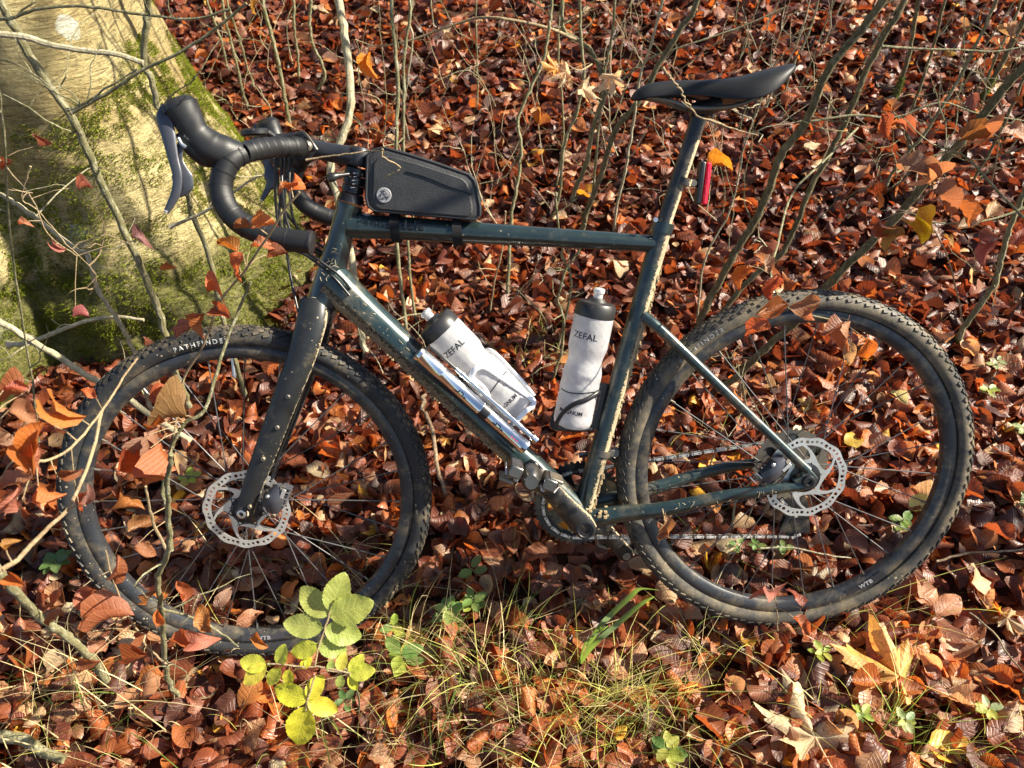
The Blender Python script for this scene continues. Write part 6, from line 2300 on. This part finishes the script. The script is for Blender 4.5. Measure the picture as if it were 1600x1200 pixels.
# ================================================================== GREEN PLANTS
def ash_seedling():
    base = on_ground(560, 1120)
    D0 = 1.02
    E = empty('ash_seedling', Matrix.Translation(base))
    tag(E, 'yellow-green ash seedling with compound leaves in front of the front tyre', 'seedling')
    node = at_depth(540, 1045, 1.06)
    MB().tube(wander([base, base.lerp(node, .5) + Vector((.01, 0, 0)), node], .001, 5), .0018, 7).build('stem', 'sapling_bark', E, IDENT)
    Gd, Gy, Gb = (.36, .44, .10), (.58, .62, .07), (.74, .70, .05)
    # fronds: rachis pixels, leaflets (tip-to-base: base px, direction deg, length m, colour)
    fr = [([(540, 1045), (585, 1015), (612, 970), (617, 958)] if False else [(556, 1060), (500 + 90, 1020), (506, 980), (515, 960)], [])]
    rach = [[(492, 1040), (497, 1015), (507, 985), (515, 958), (517, 945)],
            [(540, 1050), (505, 1043), (470, 1042), (440, 1038), (418, 1038)],
            [(492, 1055), (486, 1075), (480, 1096), (478, 1110)],
            [(510, 1048), (535, 1050), (548, 1052)]]
    for q in rach:
        P = [at_depth(x, y, D0 + .0) for x, y in q]
        MB().tube(wander(P, .0004, 4), .0013, 6).build('leaf_stalk', 'twig_bark', E, IDENT)
    LF = [  # base px, py, angle, length px, colour, wide
        (516, 955, 70, 62, Gd), (513, 962, 140, 64, Gd), (516, 962, 18, 70, Gd), (504, 982, 172, 62, Gd), (508, 982, 342, 58, Gd),
        (497, 1010, 195, 46, Gy), (497, 1006, 340, 46, Gd), (470, 1042, 150, 8, Gy), (416, 1040, 170, 42, Gy), (416, 1038, 222, 44, Gy), (437, 1040, 78, 34, Gy), (438, 1044, 232, 36, Gy), (452, 1046, 262, 28, Gb), (480, 1043, 100, 12, Gy), (470, 1043, 40, 22, Gb),
        (515, 1050, 80, 20, Gd), (530, 1048, 75, 28, Gy), (546, 1050, 50, 34, Gy), (546, 1052, 8, 40, Gy), (546, 1056, 295, 26, Gb), (533, 1055, 262, 22, Gd),
        (480, 1094, 165, 58, Gb), (482, 1092, 60, 40, Gb), (481, 1096, 335, 50, Gb), (478, 1104, 255, 70, Gb)]
    for i, (x, y, a, Lp_, c) in enumerate(LF):
        if Lp_ < 12: continue
        p = at_depth(x, y, D0)
        aa = R(a)
        X = CR * math.cos(aa) + CU * math.sin(aa) + _f * rt.gauss(.08, .12)
        nn = -_f * 1.0 + Vector((rt.gauss(0, .16), 0, .35 + rt.gauss(0, .12)))
        place_leaf(ASH[i % 4], 'leaflet', p, X, nn, Lp_ * 1.02 * D0 / FPX, tuple(v * rt.uniform(.9, 1.1) for v in c), E)


ash_seedling()


def small_plant(label, px, py, h, leaves, cols, n=None, name='seedling', cat='seedling', spread=1.0, group='small green seedlings'):
    b = on_ground(px, py)
    b.z += .03
    E = empty(name, Matrix.Translation(b))
    tag(E, label, cat, group)
    top = b + Vector((rt.gauss(0, .008), -.01, h))
    MB().tube([b - Vector((0, 0, .03)), b.lerp(top, .5) + Vector((.004, 0, 0)), top], .0011, 6).build('stem', 'sapling_bark', E, IDENT)
    k = 0
    for (zf, m, L) in leaves:
        off = rt.uniform(0, 6.28)
        for j in range(m):
            a = off + 6.283 * j / m + rt.gauss(0, .15)
            p = b.lerp(top, zf) + Vector((math.cos(a), math.sin(a), 0)) * .003
            d = Vector((math.cos(a), math.sin(a), rt.uniform(.0, .35)))
            place_leaf(ASH[k % 4], 'leaf', p, d, (rt.gauss(0, .15), rt.gauss(-.15, .15), 1), L * rt.uniform(.8, 1.15) * spread, tuple(v * rt.uniform(.85, 1.15) for v in rt.choice(cols)), E)
            k += 1
    return E


GG, YG, PG = (.16, .26, .06), (.38, .44, .07), (.36, .42, .22)
small_plant('seedling with two bright round leaves right of the front tyre', 745, 915, .05, [(.6, 2, .03), (1, 2, .038)], [YG, GG])
small_plant('low seedling with many small pale leaflets below the two-leaved one', 738, 965, .06, [(.4, 3, .026), (.8, 4, .028), (1, 3, .024)], [YG, GG])
small_plant('fresh green seedling left in the row of three right of the front tyre', 700, 975, .045, [(.5, 3, .034), (1, 4, .036)], [GG, (.22, .36, .08)])
small_plant('yellowed seedling at the lower right edge of the front tyre', 622, 1010, .07, [(.4, 2, .03), (.9, 3, .034)], [YG, GG])
small_plant('ragged yellow-green weed among the grass stalks', 640, 1050, .06, [(.5, 4, .04), (1, 3, .04)], [YG, GG])
small_plant('star-shaped dark green plant left of the front tyre', 100, 895, .03, [(.6, 4, .034), (1, 5, .034)], [(.08, .17, .05)])
small_plant('tiny yellow-green seedling low inside the front wheel, left of the disc', 303, 768, .03, [(1, 5, .028)], [YG])
small_plant('tiny round-leaved seedling below the rear tyre', 1262, 1035, .03, [(.5, 3, .02), (1, 4, .022)], [YG, PG])
small_plant('pale green sprig under the big maple leaf', 1330, 1130, .03, [(.5, 4, .02), (1, 4, .02)], [GG, YG])
small_plant('pale round-leaved sprig left of the lower right corner', 1530, 1120, .03, [(.5, 4, .02), (1, 4, .022)], [PG, YG])
small_plant('pale sprig to the right of the big maple leaf', 1400, 1140, .03, [(.5, 4, .022), (1, 4, .02)], [PG, YG])
small_plant('bright green sprig cut by the right edge', 1598, 1095, .04, [(.5, 4, .03), (1, 4, .03)], [GG])
small_plant('frosty green sprig right of the rear tyre top', 1545, 590, .04, [(.5, 4, .02), (1, 4, .022)], [PG])
small_plant('frosty green sprig right of the rear tyre, lower of two', 1535, 630, .03, [(.5, 4, .022), (1, 5, .024)], [PG, YG])
small_plant('pale weed by the right edge beside the rear tyre', 1590, 690, .03, [(.5, 4, .022), (1, 4, .022)], [PG])
small_plant('trailing green leaves below the chain, left', 1140, 870, .03, [(.5, 4, .018), (1, 3, .018)], [GG])
small_plant('trailing green leaves below the chain, middle', 1180, 870, .03, [(.5, 4, .018), (1, 3, .018)], [GG])
small_plant('trailing green leaves below the chain, right', 1215, 872, .03, [(.5, 4, .018), (1, 3, .018)], [GG])
small_plant('green ivy-like sprig inside the lower right of the rear rim', 1395, 835, .04, [(.3, 3, .026), (.7, 3, .028), (1, 3, .024)], [GG])
small_plant('tiny green plant in the leaves below the seedling, centre', 555, 1105, .02, [(1, 5, .022)], [(.10, .20, .05)])
small_plant('small green weed at the bottom edge beneath the grass', 1045, 1185, .04, [(.5, 4, .03), (1, 4, .03)], [GG, YG])
small_plant('green shoot at the right edge above the rear tyre bottom', 1592, 800, .04, [(.5, 3, .028), (1, 3, .03)], [GG])

# ================================================================== GRASS
def tuft(px, py, n, L, cols, spread, lean_=(0, 0), w=.0016, seed=0, zlift=.015):
    rs = random.Random(seed)
    out = []
    b0 = on_ground(px, py)
    for i in range(n):
        b = b0 + Vector((rs.gauss(0, spread), rs.gauss(0, spread * .6), zlift))
        a = rs.uniform(0, 6.283)
        t = abs(rs.gauss(0, .75))
        d = Vector((math.cos(a) * t + lean_[0], math.sin(a) * t * .8 + lean_[1], 1)).normalized()
        l = L * 1.85 * rs.uniform(.5, 1.3)
        dr = Vector((d.x * .5 + rs.gauss(0, .2), d.y * .5 + rs.gauss(0, .2), -rs.uniform(.25, .95)))
        c = Vector(rs.choice(cols)) * rs.uniform(.75, 1.15)
        out.append((b, d, l, w * 1.15 * rs.uniform(.6, 1.5), c, dr))
    return out


STR, GRS, YGS = (.66, .54, .28), (.18, .26, .05), (.52, .52, .12)
T_ = []
GC = [STR, STR, YGS, GRS]
for i, (px, py, n, L, sp_, cols, lean_) in enumerate([
    (650, 1010, 46, .15, .035, [STR, STR, YGS, GRS], (.1, 0)), (700, 1060, 60, .16, .05, GC, (-.1, 0)), (780, 1010, 44, .16, .05, [YGS, GRS, STR], (.2, .1)), (760, 1090, 40, .15, .05, GC, (0, 0)), (840, 1080, 46, .13, .05, GC, (0, 0)),
    (900, 1120, 50, .13, .04, [YGS, YGS, STR], (.2, .1)), (960, 1100, 52, .13, .03, [YGS, (.5, .5, .10), STR], (.15, .15)), (985, 1160, 46, .14, .04, [YGS, (.5, .5, .10), GRS], (.2, .2)), (1060, 1100, 34, .13, .05, GC, (0, 0)), (1080, 1010, 26, .12, .05, GC, (0, 0)),
    (1060, 1175, 30, .12, .05, GC, (.1, 0)), (620, 1170, 36, .14, .05, GC, (0, 0)), (690, 1180, 40, .14, .05, GC, (0, 0)), (560, 1000, 20, .12, .05, GC, (0, 0)),
    (125, 1120, 46, .15, .06, [STR, STR, STR, GRS], (.1, .1)), (160, 1010, 34, .12, .04, [STR, STR], (0, 0)), (210, 1140, 34, .15, .06, [STR, STR, GRS], (0, 0)), (40, 1100, 24, .14, .05, [STR, GRS], (.2, 0)), (230, 985, 24, .10, .04, [STR], (0, 0)), (90, 1185, 30, .14, .05, [STR, YGS], (0, 0)),
    (350, 1010, 14, .14, .05, [STR, YGS], (0, 0)), (330, 880, 14, .11, .04, [STR, YGS], (0, 0)), (560, 900, 22, .12, .06, [STR, YGS], (0, 0)), (590, 960, 22, .12, .05, [STR, YGS], (0, 0)),
    (1360, 1150, 30, .12, .03, [YGS, (.3, .42, .06)], (.3, .1)), (1450, 1185, 26, .12, .03, [(.3, .42, .06), YGS], (.2, 0)), (1300, 990, 10, .10, .03, [YGS], (.4, 0)), (1360, 985, 14, .14, .04, [YGS, STR], (.5, 0)), (1160, 1040, 14, .12, .05, GC, (0, 0)),
    (1230, 1120, 14, .12, .05, [STR, YGS], (0, 0)), (1560, 1170, 22, .12, .04, [(.3, .42, .06), YGS], (.3, 0)), (850, 540, 26, .09, .03, [YGS, STR], (0, 0)), (815, 580, 20, .09, .03, [YGS, STR], (0, 0)), (1080, 700, 14, .10, .05, [STR, YGS], (0, 0)), (1050, 850, 10, .11, .04, [STR, GRS], (0, 0)),
    (450, 1160, 14, .14, .05, GC, (0, 0)), (520, 1180, 18, .14, .05, GC, (0, 0)), (820, 1170, 30, .14, .05, GC, (0, 0)), (900, 1190, 30, .14, .04, GC, (0, 0))]):
    T_ += tuft(px, py, n, L, cols, sp_, lean_, seed=i)
gr = blades_mesh('grass', np.array([t[0] for t in T_]), np.array([t[1] for t in T_]), np.array([t[2] for t in T_]), np.array([t[3] for t in T_]), np.array([t[4] for t in T_]), 'grass_blade', None, 7, np.array([t[5] for t in T_]))
tag(gr, 'thin straw-yellow and green grass stalks growing through the leaves in front', 'grass', kind='stuff')

BT = empty('broad_grass', Matrix.Translation(on_ground(905, 1035)))
tag(BT, 'tuft of broad dark green grass blades between the wheels', 'grass tuft')
for i, (q, wd) in enumerate([([(905, 1040), (925, 1010), (965, 975), (1000, 945), (1022, 932)], .0105), ([(907, 1038), (930, 990), (955, 960), (985, 932), (1000, 920), (1030, 922)], .0100), ([(905, 1040), (915, 1005), (940, 985), (950, 978)], .005)]):
    P = [on_ground(*q[0])] + [at_depth(x, y, 1.24 - .03 * j_) for j_, (x, y) in enumerate(q[1:])]
    P = spline(P, 6)
    n = len(P)
    m = MB()
    for j, p in enumerate(P):
        t = j / (n - 1)
        s = (CR * .62 - CU * .30 + _f * .1).normalized() * wd * .5 * (math.sin(math.pi * (t * .85 + .12)) ** .6)
        m.v += [p - s, p + Vector((0, .0015, -.0015)), p + s]
    for j in range(n - 1):
        for k2 in (0, 1):
            m.f.append((j * 3 + k2, j * 3 + k2 + 1, (j + 1) * 3 + k2 + 1, (j + 1) * 3 + k2))
    M.setdefault('green_blade', None)
    if M['green_blade'] is None:
        leaf_material('green_blade', None, True, (.065, .15, .06))
    m.build('blade', 'green_blade', BT, IDENT)

M_last = None
bpy.context.view_layer.update()
print('objects', len(bpy.data.objects), 'tris', sum(len(o.data.loops) - 2 * len(o.data.polygons) for o in bpy.data.objects if o.type == 'MESH'))
